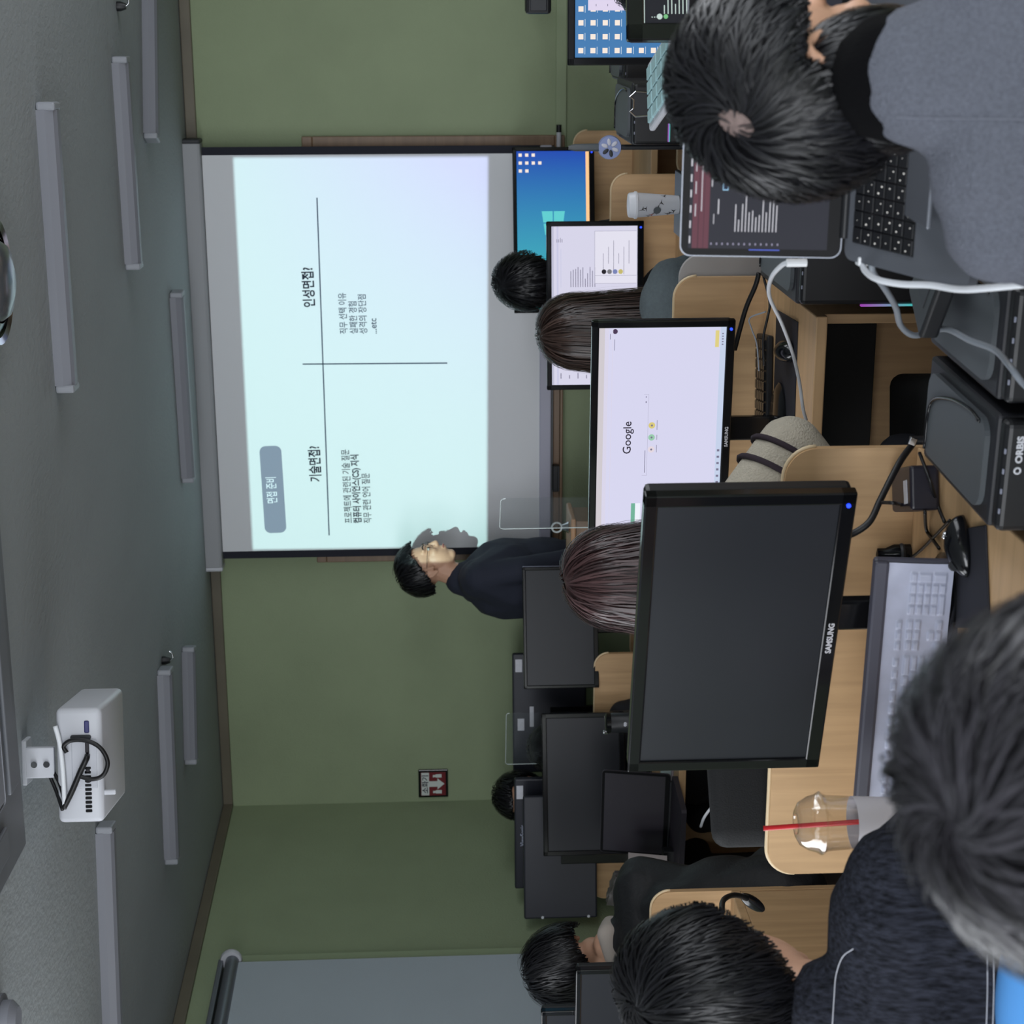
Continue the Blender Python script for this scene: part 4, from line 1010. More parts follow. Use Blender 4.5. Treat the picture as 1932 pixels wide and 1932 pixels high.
# black tumbler on the far left desk
ZU = 5.9; u = ZU / F; p = at(1142, 1364, ZU); 
tb = thing('tumbler', 'black tumbler with a tiny white logo, right of the dark laptop', 'tumbler', (p.x, p.y, DESKZ + .0006))
ht = p.z - DESKZ
lathe('tumbler_body', [(0, 0), (.032, 0), (19 * u, ht * .4), (19 * u, ht * .93), (17 * u, ht * .95), (0, ht * .95)], (0, 0, 0), M_black, tb, n=36)
lathe('tumbler_lid', [(19.3 * u, ht * .93), (19.3 * u, ht * .985), (16 * u, ht), (0, ht)], (0, 0, 0), M_gloss, tb, n=36)
box('lid_loop', (.014, .012, .022), (-16 * u, -.012, ht - .002), M_chrome, tb, bev=.005)
text('white_logo', '8', .02, M_white, tb, T(.002, -19 * u - .0006, ht - 33 * u) @ Matrix.Rotation(R(90), 4, 'Y') @ TXT, bold=.001)

# ------------------------------------------------------------------ acrylic sheets, lectern, gadgets
M_acr = clear('acrylic', (252, 253, 253), .012, .15, .28)
def acrylic(label, TL, TR, hpx, Z, Zr=None, base=DESKZ):
    a, b = at(*TL, Z), at(*TR, Zr or Z); xd = b - a; xd.z = 0; h = (a.z + b.z) / 2 - base
    t = thing('acrylic_divider', label, 'divider', mtx=frame_from(V(((a.x + b.x) / 2, (a.y + b.y) / 2, base)), xd, V((0, 0, 1))), group='clear desk dividers')
    bm = bmesh.new(); add_prism(bm, rrect(xd.length, h - .002, .012, 5, 0, h / 2, (1, 1, 0, 0)), -.002, .002); obj('clear_sheet', bm, M_acr, t)
    M_ae = mat('acrylic_edge', (186, 196, 196), .2)
    bm = bmesh.new(); add_tube(bm, [(p[0], 0, p[1]) for p in rrect(xd.length, h - .002, .012, 5, 0, h / 2, (1, 1, 0, 0))], .0014, 5, 0); obj('sheet_edge', bm, M_ae, t)
    box('sheet_foot', (xd.length * .6, .05, .006), (0, 0, .0035), M_acr, t, bev=.001)
acrylic('clear acrylic divider in front of the screen, beside the presenter', (948, 998), (938, 941), 120, 4.52, 4.40, .955)
acrylic('clear acrylic divider before the sticker-marked dark monitor back', (961, 1442), (947, 1346), 60, 6.9, 6.75)
p0, p1 = at(1078, 1092, 6.85), at(1076, 1003, 6.75)
lc = thing('lectern', 'small brown lectern beside the presenter, half hidden by brown hair', 'lectern', ((p0.x + p1.x) / 2 + .02, (p0.y + p1.y) / 2 + .12, 0))
lh = (p0.z + p1.z) / 2; lw2 = abs(p1.x - p0.x) + .05
box('lectern_body', (lw2 - .03, .2, lh - .02), (0, 0, (lh - .02) / 2), M_wooddk, lc, bev=.003); box('lectern_top', (lw2, .24, .02), (0, 0, lh - .01), wood('oak_top', (176, 138, 104), 0), lc, bev=.006)
p = at(1060, 1010, 6.75)
mg = thing('steel_mug', 'small pale metal ring holder standing on the brown lectern', 'holder', (lc.location.x + lw2 * .28, lc.location.y - .04, lh + .0006))
lathe('mug_body', [(.02, 0), (.024, .004), (.015, .02), (.012, .03)], (0, 0, 0), M_chrome, mg, n=24)
bm = bmesh.new(); add_tube(bm, [(.02 * math.cos(k / 20 * 6.2832), 0, .05 + .02 * math.sin(k / 20 * 6.2832)) for k in range(21)], .004, 8, 0); obj('mug_ring', bm, mat('pale_metal', (186, 194, 194), .3), mg, True)
# blue round gadget with a paw flower
ZB = 5.1; u = ZB / F; p = at(1150, 278, ZB)
gd = thing('hand_fan', 'round pale blue hand fan with a paw-like flower, before the oak panel', 'fan', (p.x, p.y, p.z))
lathe('fan_head', [(0, -.014), (21 * u, -.014), (22.5 * u, 0), (21 * u, .014), (0, .014)], (0, 0, 0), mat('gadget_blue', (132, 144, 186), .4), gd, n=40, rot=RX(90))
lathe('fan_handle', [(0, 0), (.012, 0), (.011, .07), (.006, .09), (0, .09)], (0, 0, 21 * u), M_grey, gd, n=16)
M_pet = mat('petal_white', (196, 196, 206), .5)
for k in range(6):
    bm = bmesh.new(); add_ell(bm, (0, 0, 0), (.006, .0012, .011), sub=2); obj('petal', bm, M_pet if k < 4 else M_dark, gd, True, mtx=Matrix.Rotation(R(60 * k + 20), 4, 'Y') @ T(0, -.0148, .017))
st_h = p.z - 22.5 * u - DESKZ - .001
lathe('fan_stand', [(0, 0), (.03, 0), (.03, .01), (.008, .016), (.008, st_h), (0, st_h)], (0, 0, -22.5 * u - st_h), M_dark, gd, n=24)
# pale grey partition behind the search page desk
a, b = on_y(1280, 521, 4.33), on_y(1280, 487, 4.33)
bm = bmesh.new(); add_prism(bm, rrect(.8, a.z - .005, .06, 8, 0, (a.z + .005) / 2, (1, 1, 0, 0)), 0, .02)
o = obj('partition_panel', bm, mat('pale_fabric', (172, 168, 166), .8, var=.04, vscale=9), None); o.location = (on_y(1400, 492, 4.33).x - .38, 4.31, 0)
tag(o, 'pale grey partition panel just behind the search page desk', 'partition')
# office chairs
def chair(label, loc, rz, sc=1.0):
    t = thing('office_chair', label, 'chair', loc, rz, 'black office chairs')
    M_fab = mat('chair_fabric', (17, 18, 20), .8, bump=.2, bscale=300)
    bm = bmesh.new(); add_box(bm, (.48, .46, .07), (0, 0, .46), bev=.03, seg=4); obj('seat', bm, M_fab, t, True)
    bm = bmesh.new(); add_box(bm, (.44, .06, .5), (0, -.25, .80), bev=.03, seg=4)
    for v in bm.verts: v.co.y -= .12 * (v.co.x / .22) ** 2 * -.3
    obj('backrest', bm, M_fab, t, True)
    tube('back_strut', [(0, -.1, .42), (0, -.3, .43), (0, -.31, .6)], .02, M_black, t)
    for s in (-1, 1): tube('armrest', [(s * .25, -.02, .45), (s * .3, -.02, .5), (s * .3, -.02, .62), (s * .29, .06, .66), (s * .29, -.16, .66), (s * .3, -.16, .62)], .016, M_gloss, t)
    lathe('gas_column', [(0, .1), (.028, .1), (.028, .42), (0, .42)], (0, 0, 0), M_black, t, n=18)
    for k in range(5):
        a = R(72 * k + 18)
        tube('star_leg', [(0, 0, .1), (.15 * math.cos(a), .15 * math.sin(a), .085), (.27 * math.cos(a), .27 * math.sin(a), .06)], .018, M_black, t)
        bm = bmesh.new(); add_ell(bm, (.27 * math.cos(a), .27 * math.sin(a), .028), .028, sub=2); obj('caster', bm, M_gloss, t, True)
    return t
p = at(1440, 1440, 3.5)
ch1 = chair('black office chair in the gap left of the front desk', (p.x, p.y + .05, 0), R(35))
p = on_y(1680, 800, 3.75)
ch2 = dup(ch1, 'black stool seat in the dark knee space under the search page desk', T(p.x - .1, 3.62, 0) @ Matrix.Rotation(R(12), 4, 'Z'))

for c_ in list(ch2.children):
    if c_.name.startswith(('armrest', 'backrest', 'back_strut')): bpy.data.objects.remove(c_)
# papers and a bag on the left desks
p = at(1222, 1640, 6.0)
t = thing('sketch_paper', 'grey paper sheet with a reddish drawing, left of the dark laptop', 'paper', (p.x, p.y, p.z), R(10))
box('sheet', (.11, .0015, .14), (0, 0, 0), mat('paper_grey', (150, 140, 138), .7), t, RX(-20), bev=0)
bm = bmesh.new(); add_tube(bm, [(-.02, -.006, .01), (0, -.007, .03), (.02, -.006, .01), (0, -.004, -.01), (-.02, -.006, .01)], .003, 6); obj('drawing', bm, mat('drawing_red', (120, 70, 76), .7), t)
box('paper_prop', (.12, .06, p.z - DESKZ - .06), (0, .035, -(p.z - DESKZ - .06) / 2 - .058), M_black, t, bev=.003)
p = at(1185, 1680, 6.1)
t = thing('plastic_bag', 'crumpled grey plastic pouch by the far left desk wedge', 'bag', (p.x, p.y, p.z - .06), R(-8))
bm = bmesh.new(); add_box(bm, (.12, .05, .13), (0, 0, .06), rot=RY(14)); bmesh.ops.subdivide_edges(bm, edges=bm.edges, cuts=8, use_grid_fill=True)
brng = random.Random(2)
for v in bm.verts: v.co += V((brng.uniform(-1, 1), brng.uniform(-1, 1), brng.uniform(-1, 1))) * .004
obj('pouch', bm, mat('pouch_grey', (84, 80, 78), .3), t, 50)
tube('seal_strip', [(-.04, -.03, .05), (.0, -.034, .03), (.05, -.03, .01)], .0025, M_chrome, t)
box('pouch_base', (.1, .05, p.z - .06 - DESKZ), (0, 0, -(p.z - .06 - DESKZ) / 2), M_black, t, bev=.003)

# ------------------------------------------------------------------ adapters, plugs and loose cables
p = on_desk(1765, 921)
ad = thing('power_adapter', 'black power adapter brick with a white label behind the front desk mouse', 'adapter', (p.x, p.y, DESKZ + .0006), R(18))
box('brick', (.076, .12, .05), (0, .03, .026), mat('adapter_black', (32, 31, 40), .35), ad, bev=.006, seg=3)
box('white_label', (.04, .02, .0012), (-.006, .0, .0512), M_white, ad, RZ(3), bev=0)
def cable(label, pts, r, m, smooth=8, plug=None, name='cable'):
    bm = bmesh.new(); c0 = pts[0]
    if plug: 
        t = thing(name, label, 'cable', pts[0]); add_tube(bm, [q - c0 for q in pts], r, 8, smooth); obj('cord', bm, m, t, True)
        return t
    add_tube(bm, [q - c0 for q in pts], r, 8, smooth); o = obj(name, bm, m, None, True); o.location = c0
    return tag(o, label, 'cable')
dk_ = lambda x, y, dz=.005: on_desk(x, y, dz)
cable('thick black cable rising from the adapter corner along the front desk panel', [at(1722, 838, 2.92), at(1700, 868, 2.88), at(1680, 905, 2.86), at(1660, 945, 2.85), at(1640, 985, 2.84), at(1606, 1008, 2.84), at(1570, 1015, 2.83)], .006, M_cable)
cable('thin black cable looping from the adapter to the covered keyboard', [at(1664, 948, 2.84), at(1690, 950, 2.8), dk_(1705, 960), dk_(1708, 1000), dk_(1702, 1060)], .0032, M_cable)
cable('black mouse cable crossing the desk behind the round-badged mouse', [dk_(1792, 982), dk_(1765, 1010), dk_(1735, 1040), dk_(1712, 1058), dk_(1700, 1066)], .0028, M_cable)
cable('black cable hanging from the adapter brick towards the mouse', [dk_(1745, 965, .03), dk_(1748, 1000), dk_(1760, 1018), dk_(1772, 1035)], .003, M_cable)
cable('pair of black cables running down beside the tower edge', [at(1735, 855, 2.9), at(1752, 900, 2.84), dk_(1768, 950), dk_(1782, 985)], .0032, M_cable)
p = at(1722, 833, 2.9)
t = thing('cable_tie_tag', 'glittering tag on the cable bundle at the front desk corner', 'tag', (p.x, p.y, p.z))
box('tag_plate', (.014, .004, .012), (0, 0, 0), M_chrome, t, RY(20), bev=.001)
lathe('tag_stub', [(0, -.02), (.008, -.02), (.008, .002), (0, .002)], (0, .008, 0), M_black, t, n=14)
p = on_desk(1716, 1045)
t = thing('power_plug', 'round black plug standing behind the covered keyboard corner', 'plug', (p.x, p.y, DESKZ + .0006))
lathe('plug_body', [(0, 0), (.02, 0), (.02, .03), (.013, .045), (.013, .06), (0, .062)], (0, 0, 0), M_gloss, t, n=24)
lathe('plug_collar', [(.0205, .012), (.022, .016), (.0205, .02)], (0, 0, 0), M_dark, t, n=24)
# cables at the search page desk
p = on_desk(1432, 610)
ad = thing('power_adapter', 'black adapter on the search page desk among hanging cables', 'adapter', (p.x, p.y, DESKZ + .0006), R(5))
box('brick', (.06, .1, .036), (0, .03, .0185), M_black, ad, bev=.006, seg=3); lathe('cord_boot', [(0, 0), (.006, 0), (.004, .02), (0, .02)], (0, -.02, .018), M_black, ad, n=12, rot=RX(90))
cable('black cable bundle from the panel to the search page monitor', [at(1432, 515, 4.05), at(1425, 540, 4.06), at(1408, 580, 4.08), at(1395, 625, 4.1), at(1386, 660, 4.12)], .006, M_cable)
cable('thin black cables hanging behind the glossy mouse', [at(1440, 520, 4.0), at(1452, 570, 3.98), at(1448, 600, 3.97), at(1440, 640, 3.97), at(1442, 690, 3.96)], .003, M_cable)
cable('thin grey wire curling over the adapter on the search page desk', [at(1445, 588, 3.93), at(1415, 600, 3.95), at(1418, 620, 3.95), at(1428, 650, 3.95), at(1432, 700, 3.95)], .0018, M_gcable)
# white charging cables by the grey laptop
w1 = cable('white cable from the grey laptop screen edge down to the beige sleeve', [at(1492, 496, 2.35), at(1476, 500, 2.45), at(1455, 525, 2.7), at(1452, 560, 2.95), at(1475, 610, 3.2), at(1495, 665, 3.4), at(1508, 720, 3.5), at(1515, 770, 3.55), at(1521, 792, 3.58)], .0036, M_wcable, plug=True)
bm = bmesh.new(); q = at(1492, 496, 2.35) - w1.location; add_tube(bm, [q + V((0, 0, .006)), q + V((0, 0, -.022))], .0055, 10, 0); obj('connector', bm, mat('connector_white', (226, 228, 230), .35), w1)
w2 = cable('thick white charging cable plugged into the grey laptop side', [at(1626, 492, 2.2), at(1632, 510, 2.18), at(1655, 527, 2.14), at(1700, 536, 2.1), at(1755, 538, 2.05), at(1810, 546, 2.0), at(1870, 543, 1.95), at(1960, 534, 1.9)], .0042, M_wcable, plug=True)
bm = bmesh.new(); add_box(bm, (.012, .02, .013), (0, 0, 0), bev=.002); obj('connector', bm, mat('connector_white', (226, 228, 230), .35), w2)
cable('grey cable hanging from the grey laptop over the right-hand tower', [at(1645, 495, 2.3), at(1648, 515, 2.32), at(1670, 545, 2.4), at(1690, 580, 2.5), at(1700, 615, 2.58), at(1725, 633, 2.62), on_z(1758, 624, ZT + .016), on_z(1790, 622, ZT + .016), on_z(1830, 642, ZT + .016), on_z(1876, 660, ZT + .014), at(1905, 690, 2.24), at(1932, 725, 2.22), at(1975, 760, 2.2)], .0048, M_gcable)
# cable through the left panel
t = cable('black cable with a moulded end hooked over the left beech panel', [at(1362, 1722, 3.4), at(1364, 1700, 3.5), at(1378, 1690, 3.6), at(1395, 1690, 3.65), at(1412, 1697, 3.7)], .006, M_cable, plug=True)
q = at(1420, 1703, 3.7) - t.location
bm = bmesh.new(); add_ell(bm, (0, 0, 0), (.014, .012, .034), sub=3); obj('moulded_end', bm, M_gloss, t, True, mtx=T(*q) @ Matrix.Rotation(R(38), 4, 'Y'))
p = on_y(1432, 1697, 4.41)
lathe_o = thing('cable_grommet', 'pale cable grommet ring on the left beech panel', 'grommet', (p.x, 4.40 - .0, p.z))
lathe('grommet_ring', [(.02, 0), (.03, 0), (.032, -.006), (.02, -.008)], (0, 0, 0), M_white, lathe_o, n=24, rot=RX(-90), cap=False); lathe('grommet_cap', [(0, 0), (.019, 0), (.019, -.003), (0, -.003)], (0, 0, 0), M_grey, lathe_o, n=24, rot=RX(-90))
# white wires below the left desk
cable('white wires hanging in the dark gap under the far left desk', [on_z(1296, 1440, DESKZ - .03), at(1350, 1445, 5.6), at(1385, 1456, 5.3), at(1372, 1475, 5.3), at(1352, 1510, 5.3), at(1330, 1540, 5.3), at(1322, 1560, 5.35)], .0045, M_wcable)

# ------------------------------------------------------------------ people
M_skin = mat('skin', (196, 152, 126), .5, var=.05, vscale=30)
M_hair = None
def hair_mat(name, dark, light, rough=.34):
    if name in MATS: return MATS[name]
    mt = bpy.data.materials.new(name); mt.use_nodes = True; nt = mt.node_tree; b = nt.nodes['Principled BSDF']
    g = nt.nodes.new('ShaderNodeNewGeometry'); r = nt.nodes.new('ShaderNodeValToRGB')
    r.color_ramp.elements[0].color = (*lin(dark), 1); r.color_ramp.elements[1].color = (*lin(light), 1)
    nt.links.new(g.outputs['Random Per Island'], r.inputs[0]); nt.links.new(r.outputs[0], b.inputs['Base Color'])
    b.inputs['Roughness'].default_value = rough; b.inputs['Specular IOR Level'].default_value = .36
    MATS[name] = mt; return mt
H_black = hair_mat('black_hair', (11, 11, 13), (26, 26, 30), .4)
H_brown = hair_mat('brown_hair', (34, 26, 24), (72, 56, 50))
H_red = hair_mat('chestnut_hair', (38, 27, 28), (84, 62, 62))

def blob(name, prims, m, parent, voxel=.008, smooth=4, mtx=None):
    """one continuous skin grown round ellipsoids ('e', centre, radii, rotation) and tapered limbs ('c', p0, r0, p1, r1)"""
    bm = bmesh.new()
    for p in prims:
        if p[0] == 'e': add_ell(bm, p[1], p[2], p[3] if len(p) > 3 else None, 3)
        else: add_cap(bm, p[1], p[2], p[3], p[4], 2)
    me = bpy.data.meshes.new('tmp'); bm.to_mesh(me); bm.free()
    o = bpy.data.objects.new('tmp', me); COL.objects.link(o)
    r = o.modifiers.new('r', 'REMESH'); r.mode = 'VOXEL'; r.voxel_size = voxel; r.use_smooth_shade = True
    s = o.modifiers.new('s', 'SMOOTH'); s.iterations = smooth; s.factor = .5
    dg = bpy.context.evaluated_depsgraph_get()
    m2 = bpy.data.meshes.new_from_object(o.evaluated_get(dg)); bpy.data.objects.remove(o); bpy.data.meshes.remove(me)
    m2.name = name; m2.materials.clear(); m2.materials.append(m)
    for p in m2.polygons: p.use_smooth = True
    o = bpy.data.objects.new(name, m2); COL.objects.link(o)
    if parent: o.parent = parent
    if mtx is not None: o.matrix_local = mtx
    return o

def head_prims(M, ear=True, face=True):
    """head with its centre at the origin of M, face towards +y"""
    def P(x, y, z): return M @ V((x, y, z))
    R3 = M.to_3x3()
    out = [('e', P(0, -.012, .028), (.074, .094, .088), R3), ('e', P(0, .034, -.03), (.06, .058, .082), R3), ('e', P(0, .056, -.094), (.03, .024, .022), R3),
           ('e', P(0, .01, -.07), (.052, .055, .045), R3)]
    if face:
        out += [('c', P(0, .086, .012), .008, P(0, .106, -.026), .011), ('e', P(0, .098, -.031), (.017, .012, .009), R3),
                ('c', P(-.045, .072, .026), .009, P(-.012, .086, .024), .008), ('c', P(.045, .072, .026), .009, P(.012, .086, .024), .008),
                ('e', P(0, .09, -.056), (.022, .008, .0055), R3), ('e', P(0, .088, -.067), (.02, .009, .006), R3),
                ('e', P(-.032, .07, -.02), (.022, .018, .018), R3), ('e', P(.032, .07, -.02), (.022, .018, .018), R3)]
    if ear:
        for s in (-1, 1):
            pts = [(.071, .012, -.025), (.078, .006, -.002), (.084, -.004, .022), (.087, -.02, .032), (.088, -.034, .022), (.086, -.034, .0), (.081, -.022, -.026), (.075, -.008, -.038)]
            q = [P(s * a, b, c) for a, b, c in pts]
            for a, b in zip(q, q[1:]): out.append(('c', a, .0062, b, .0062))
            out.append(('e', P(s * .074, -.012, -.004), (.007, .016, .024), R3))
            out.append(('e', P(s * .073, -.006, -.036), (.007, .009, .011), R3))
    return out
def hand_prims(M, curl=35, s=1.0, left=False):
    """palm at the origin of M, fingers towards +y, palm facing -z, thumb on the +x side (left: -x)"""
    sd = -1 if left else 1
    def P(x, y, z): return M @ V((x * sd * s, y * s, z * s))
    R3 = M.to_3x3()
    out = [('e', P(0, .035, 0), (.038 * s, .048 * s, .016 * s), R3), ('c', P(0, -.02, 0), .024 * s, P(0, .02, 0), .026 * s)]
    for x, l, r in ((.028, .068, .0082), (.010, .078, .0085), (-.009, .072, .0082), (-.027, .056, .0072)):
        a = 0; p = (x, .075, 0)
        for k, f in enumerate((.46, .30, .24)):
            a += R(curl * (.7 + .3 * k)); q = (p[0] + x * .12 * f, p[1] + l * f * math.cos(a), p[2] - l * f * math.sin(a))
            out.append(('c', P(*p), (r - .0006 * k) * s, P(*q), (r - .0006 * (k + 1)) * s)); p = q
    t0, t1, t2 = (.030, .015, -.006), (.056, .048, -.018), (.055, .078, -.03)
    out += [('c', P(*t0), .013 * s, P(*t1), .0105 * s), ('c', P(*t1), .0105 * s, P(*t2), .0085 * s)]
    return out

def hair(name, M, m, parent, rad=(.086, .107, .104), c=(0, -.012, .03), n=900, steps=7, length=.13, width=.0055, lift=.006, crown=(0, -.62, .78), hl=None, swirl=.5, seed=1, long_=0.0, wave=.004, messy=.25, cap=True, gravity=.35, hang_y=.45):
    """head of hair: a close cap plus many fine locks that run from the crown over the skull"""
    rg = random.Random(seed)
    hl = hl or (lambda a: -.42 if a < -.35 else (-.42 + (a + .35) / .85 * .95 if a < .5 else .53))   # lower edge by forwardness a
    crown = V(crown).normalized(); C = V(c); r = V(rad)
    bm = bmesh.new()
    def S(d, h=0.0): return V((d.x * (r.x + h), d.y * (r.y + h), d.z * (r.z + h))) + C
    if cap:
        nu, nv = 40, 16; top = bm.verts.new(S(V((0, 0, 1)))); prev = None
        for j in range(1, nv + 1):
            ring = []
            for i in range(nu):
                az = 2 * math.pi * i / nu; a = math.sin(az)
                zmin = hl(a * .95); th1 = math.acos(max(-.95, min(.95, zmin))); th = th1 * j / nv
                d = V((math.sin(th) * math.cos(az), math.sin(th) * math.sin(az), math.cos(th)))
                ring.append(bm.verts.new(S(d, -.002 if j < nv else -.014)))
            for i in range(nu):
                if prev is None: bm.faces.new((top, ring[i], ring[(i + 1) % nu]))
                else: bm.faces.new((prev[i], ring[i], ring[(i + 1) % nu], prev[(i + 1) % nu]))
            prev = ring
    made = 0; tries = 0
    while made < n and tries < n * 30:
        tries += 1
        d = V((rg.gauss(0, 1), rg.gauss(0, 1), rg.gauss(0, 1))).normalized()
        if d.z < hl(d.y) + .02: continue
        made += 1
        L = length * rg.uniform(.65, 1.15); st = L / steps; lf = lift * rg.uniform(.2, 1.6)
        tw = rg.uniform(-messy, messy); w0 = width * rg.uniform(.6, 1.3)
        ph = rg.uniform(0, 6.28); pts = []; nor = []; hang = None; h = 0
        for k in range(steps + 1):
            h = lf * math.sin(min(1.0, (k + 1) / steps * 1.1) * math.pi * .75)
            if hang is None:
                p = S(d, h); pts.append(p); nor.append(V((d.x / r.x, d.y / r.y, d.z / r.z)).normalized())
                t = d - crown * d.dot(crown) * 1.0
                t = (d * d.dot(crown) - crown); t = t if t.length > 1e-4 else d.orthogonal(); t.normalize()
                sw = d.cross(t); t = t + sw * (swirl * max(0, 1 - (d - crown).length) + tw)
                t += V((0, 0, -gravity)) * (1 - abs(d.z)); t = t - d * t.dot(d); t.normalize()
                d2 = (d + t * (st / .1)).normalized()
                if long_ and d2.z < (-.05 if hang_y > 0 else -.5) and d2.y < hang_y: hang = V((d2.x, d2.y, 0)); L2 = long_ * rg.uniform(.8, 1.05)
                elif not long_ and d2.z < hl(d2.y) - .06:
                    d2 = d
                d = d2
            else:
                q = pts[-1] + V((hang.x * .006 + rg.uniform(-1, 1) * wave, hang.y * .006 + rg.uniform(-1, 1) * wave * .6, -L2 / max(3, steps))); pts.append(q); nor.append(V((hang.x, hang.y, .15)).normalized())
        if hang is not None:
            for k in range(4):
                q = pts[-1] + V((rg.uniform(-1, 1) * wave - hang.x * .01, -.002, -L2 / max(3, steps))); pts.append(q); nor.append(V((hang.x, hang.y, .1)).normalized())
        a = []; b = []
        for k, p in enumerate(pts):
            t = (pts[min(k + 1, len(pts) - 1)] - pts[max(0, k - 1)]); 
            if t.length < 1e-6: t = V((0, 0, -1))
            s = t.cross(nor[k]); s = s.normalized() if s.length > 1e-6 else V((1, 0, 0))
            f = k / (len(pts) - 1); wd = w0 * (1 - f ** 2.2) * (.55 + .9 * min(f * 3, .5)) + .0003
            a.append(bm.verts.new(p + s * wd / 2)); b.append(bm.verts.new(p - s * wd / 2))
        for k in range(len(pts) - 1): bm.faces.new((a[k], b[k], b[k + 1], a[k + 1]))
    for v in bm.verts: v.co = M @ v.co
    me = bpy.data.meshes.new(name); bm.to_mesh(me); bm.free(); me.materials.append(m)
    for p in me.polygons: p.use_smooth = True
    o = bpy.data.objects.new(name, me); COL.objects.link(o); o.parent = parent
    return o

def person(label, hc, yaw, pitch=0, hyaw=0, roll=0, s=1.0, lean=.05, top=None, top_name='sweater', legs=True, hair_kw=None, hair_m=None, arms=None, voxel=.008, shoulder=.185, collar=None, sit=True, ears=True, face=True, bulk=1.0, seat=.46, cloth_voxel=.010, neck_up=0.0, neck_back=0.0, thick=1.0, arm_r=1.0):
    """hc: head centre in the room; yaw: 0 looks at the front wall, positive turns left"""
    t = thing('person', label, 'person', (hc.x, hc.y, 0), R(yaw))
    hz = hc.z / s
    Ms = Matrix.Scale(s, 4)
    MH = T(0, 0, hz) @ Matrix.Rotation(R(hyaw), 4, 'Z') @ Matrix.Rotation(R(roll), 4, 'Y') @ Matrix.Rotation(R(-pitch), 4, 'X')
    neck = V((0, -.045 - lean * .3 - neck_back, hz - .155 + neck_up)); chest = V((0, -.06 - lean - neck_back, hz - .34 + neck_up)); 
    hipz = seat + .09 if sit else .93
    hip = V((0, -.06 - lean * 2.4, hipz))
    sh = [V((x * shoulder, -.07 - lean * .7 - neck_back, hz - .235 + neck_up)) for x in (-1, 1)]
    A = arms or {}
    body = head_prims(MH, ears, face) + [('c', V((0, -.02, hz - .06)), .05, neck, .054), ('c', neck + V((0, .01, .03)), .052, neck + V((0, -.01, -.06)), .06), ('c', chest, .10, hip, .10)]
    torso = [('c', chest, .125 * bulk * thick, hip, .14 * bulk), ('c', neck + V((0, -.014, -.005)), .073, neck + V((0, -.016, -.06)), .09), ('c', sh[0] + V((.05, 0, 0)), .078 * bulk, sh[1] - V((.05, 0, 0)), .078 * bulk), ('c', sh[0], .062 * bulk, chest + V((-.06, 0, -.04)), .11 * bulk * thick), ('c', sh[1], .062 * bulk, chest + V((.06, 0, -.04)), .11 * bulk * thick),
             ('e', (chest + hip) / 2, (.165 * bulk, .125 * bulk * thick, max(.2, (chest.z - hip.z) * .62))), ('e', hip, (.17 * bulk, .13, .11))]
    limbs = []
    for i, key in ((0, 'L'), (1, 'R')):
        sx = -1 if i == 0 else 1
        el, wr = A.get(key, (V((sx * .25, .03, hz - .50)), V((sx * .13, .27, hz - .49))))
        el, wr = V(el), V(wr)
        ar = arm_r * bulk; limbs += [('c', sh[i], .055 * ar, el, .046 * ar), ('c', el, .046 * ar, wr, .036 * ar)]
        d = (wr - el).normalized(); zax = V((0, 0, 1)) if abs(d.z) < .9 else V((0, 1, 0)); xa = d.cross(zax).normalized(); za = xa.cross(d)
        mh = Matrix((xa, d, za)).transposed().to_4x4(); mh.translation = wr + d * .025
        body += [('c', sh[i], .04, el, .036), ('c', el, .034, wr, .025)] + hand_prims(mh, 30, 1.0, left=(i == 1))
    leg = []
    if legs and sit:
        for sx in (-1, 1):
            kn = V((sx * .12, hip.y + .44, seat + .06)); an = V((sx * .12, hip.y + .40, .09))
            leg += [('c', hip + V((sx * .09, 0, -.03)), .088, kn, .064), ('c', kn, .062, an, .045), ('c', an, .042, an + V((0, .13, -.045)), .036), ('e', an + V((0, .02, -.05)), (.04, .06, .038))]
    elif legs:
        for sx in (-1, 1):
            leg += [('c', hip + V((sx * .09, 0, -.02)), .09, V((sx * .1, 0, .5)), .065), ('c', V((sx * .1, 0, .5)), .06, V((sx * .1, -.01, .09)), .045), ('c', V((sx * .1, -.02, .06)), .042, V((sx * .1, .13, .035)), .034)]
    sc = lambda pr: [tuple((q * s if isinstance(q, (V,)) else (tuple(k * s for k in q) if isinstance(q, tuple) else (q * s if isinstance(q, (float, int)) else q))) for q in p) for p in pr]
    b = blob('body', sc(body), M_skin, t, voxel, 3)
    blob(top_name, sc(torso + limbs), top, t, cloth_voxel, 5)
    if leg: blob('trousers', sc(leg), mat('trousers_dark', (34, 36, 44), .8), t, .014, 4)
    if hair_kw is not None: hair('hair', Ms @ MH, hair_m or H_black, t, **hair_kw)
    return t, Ms @ MH, neck * s, b
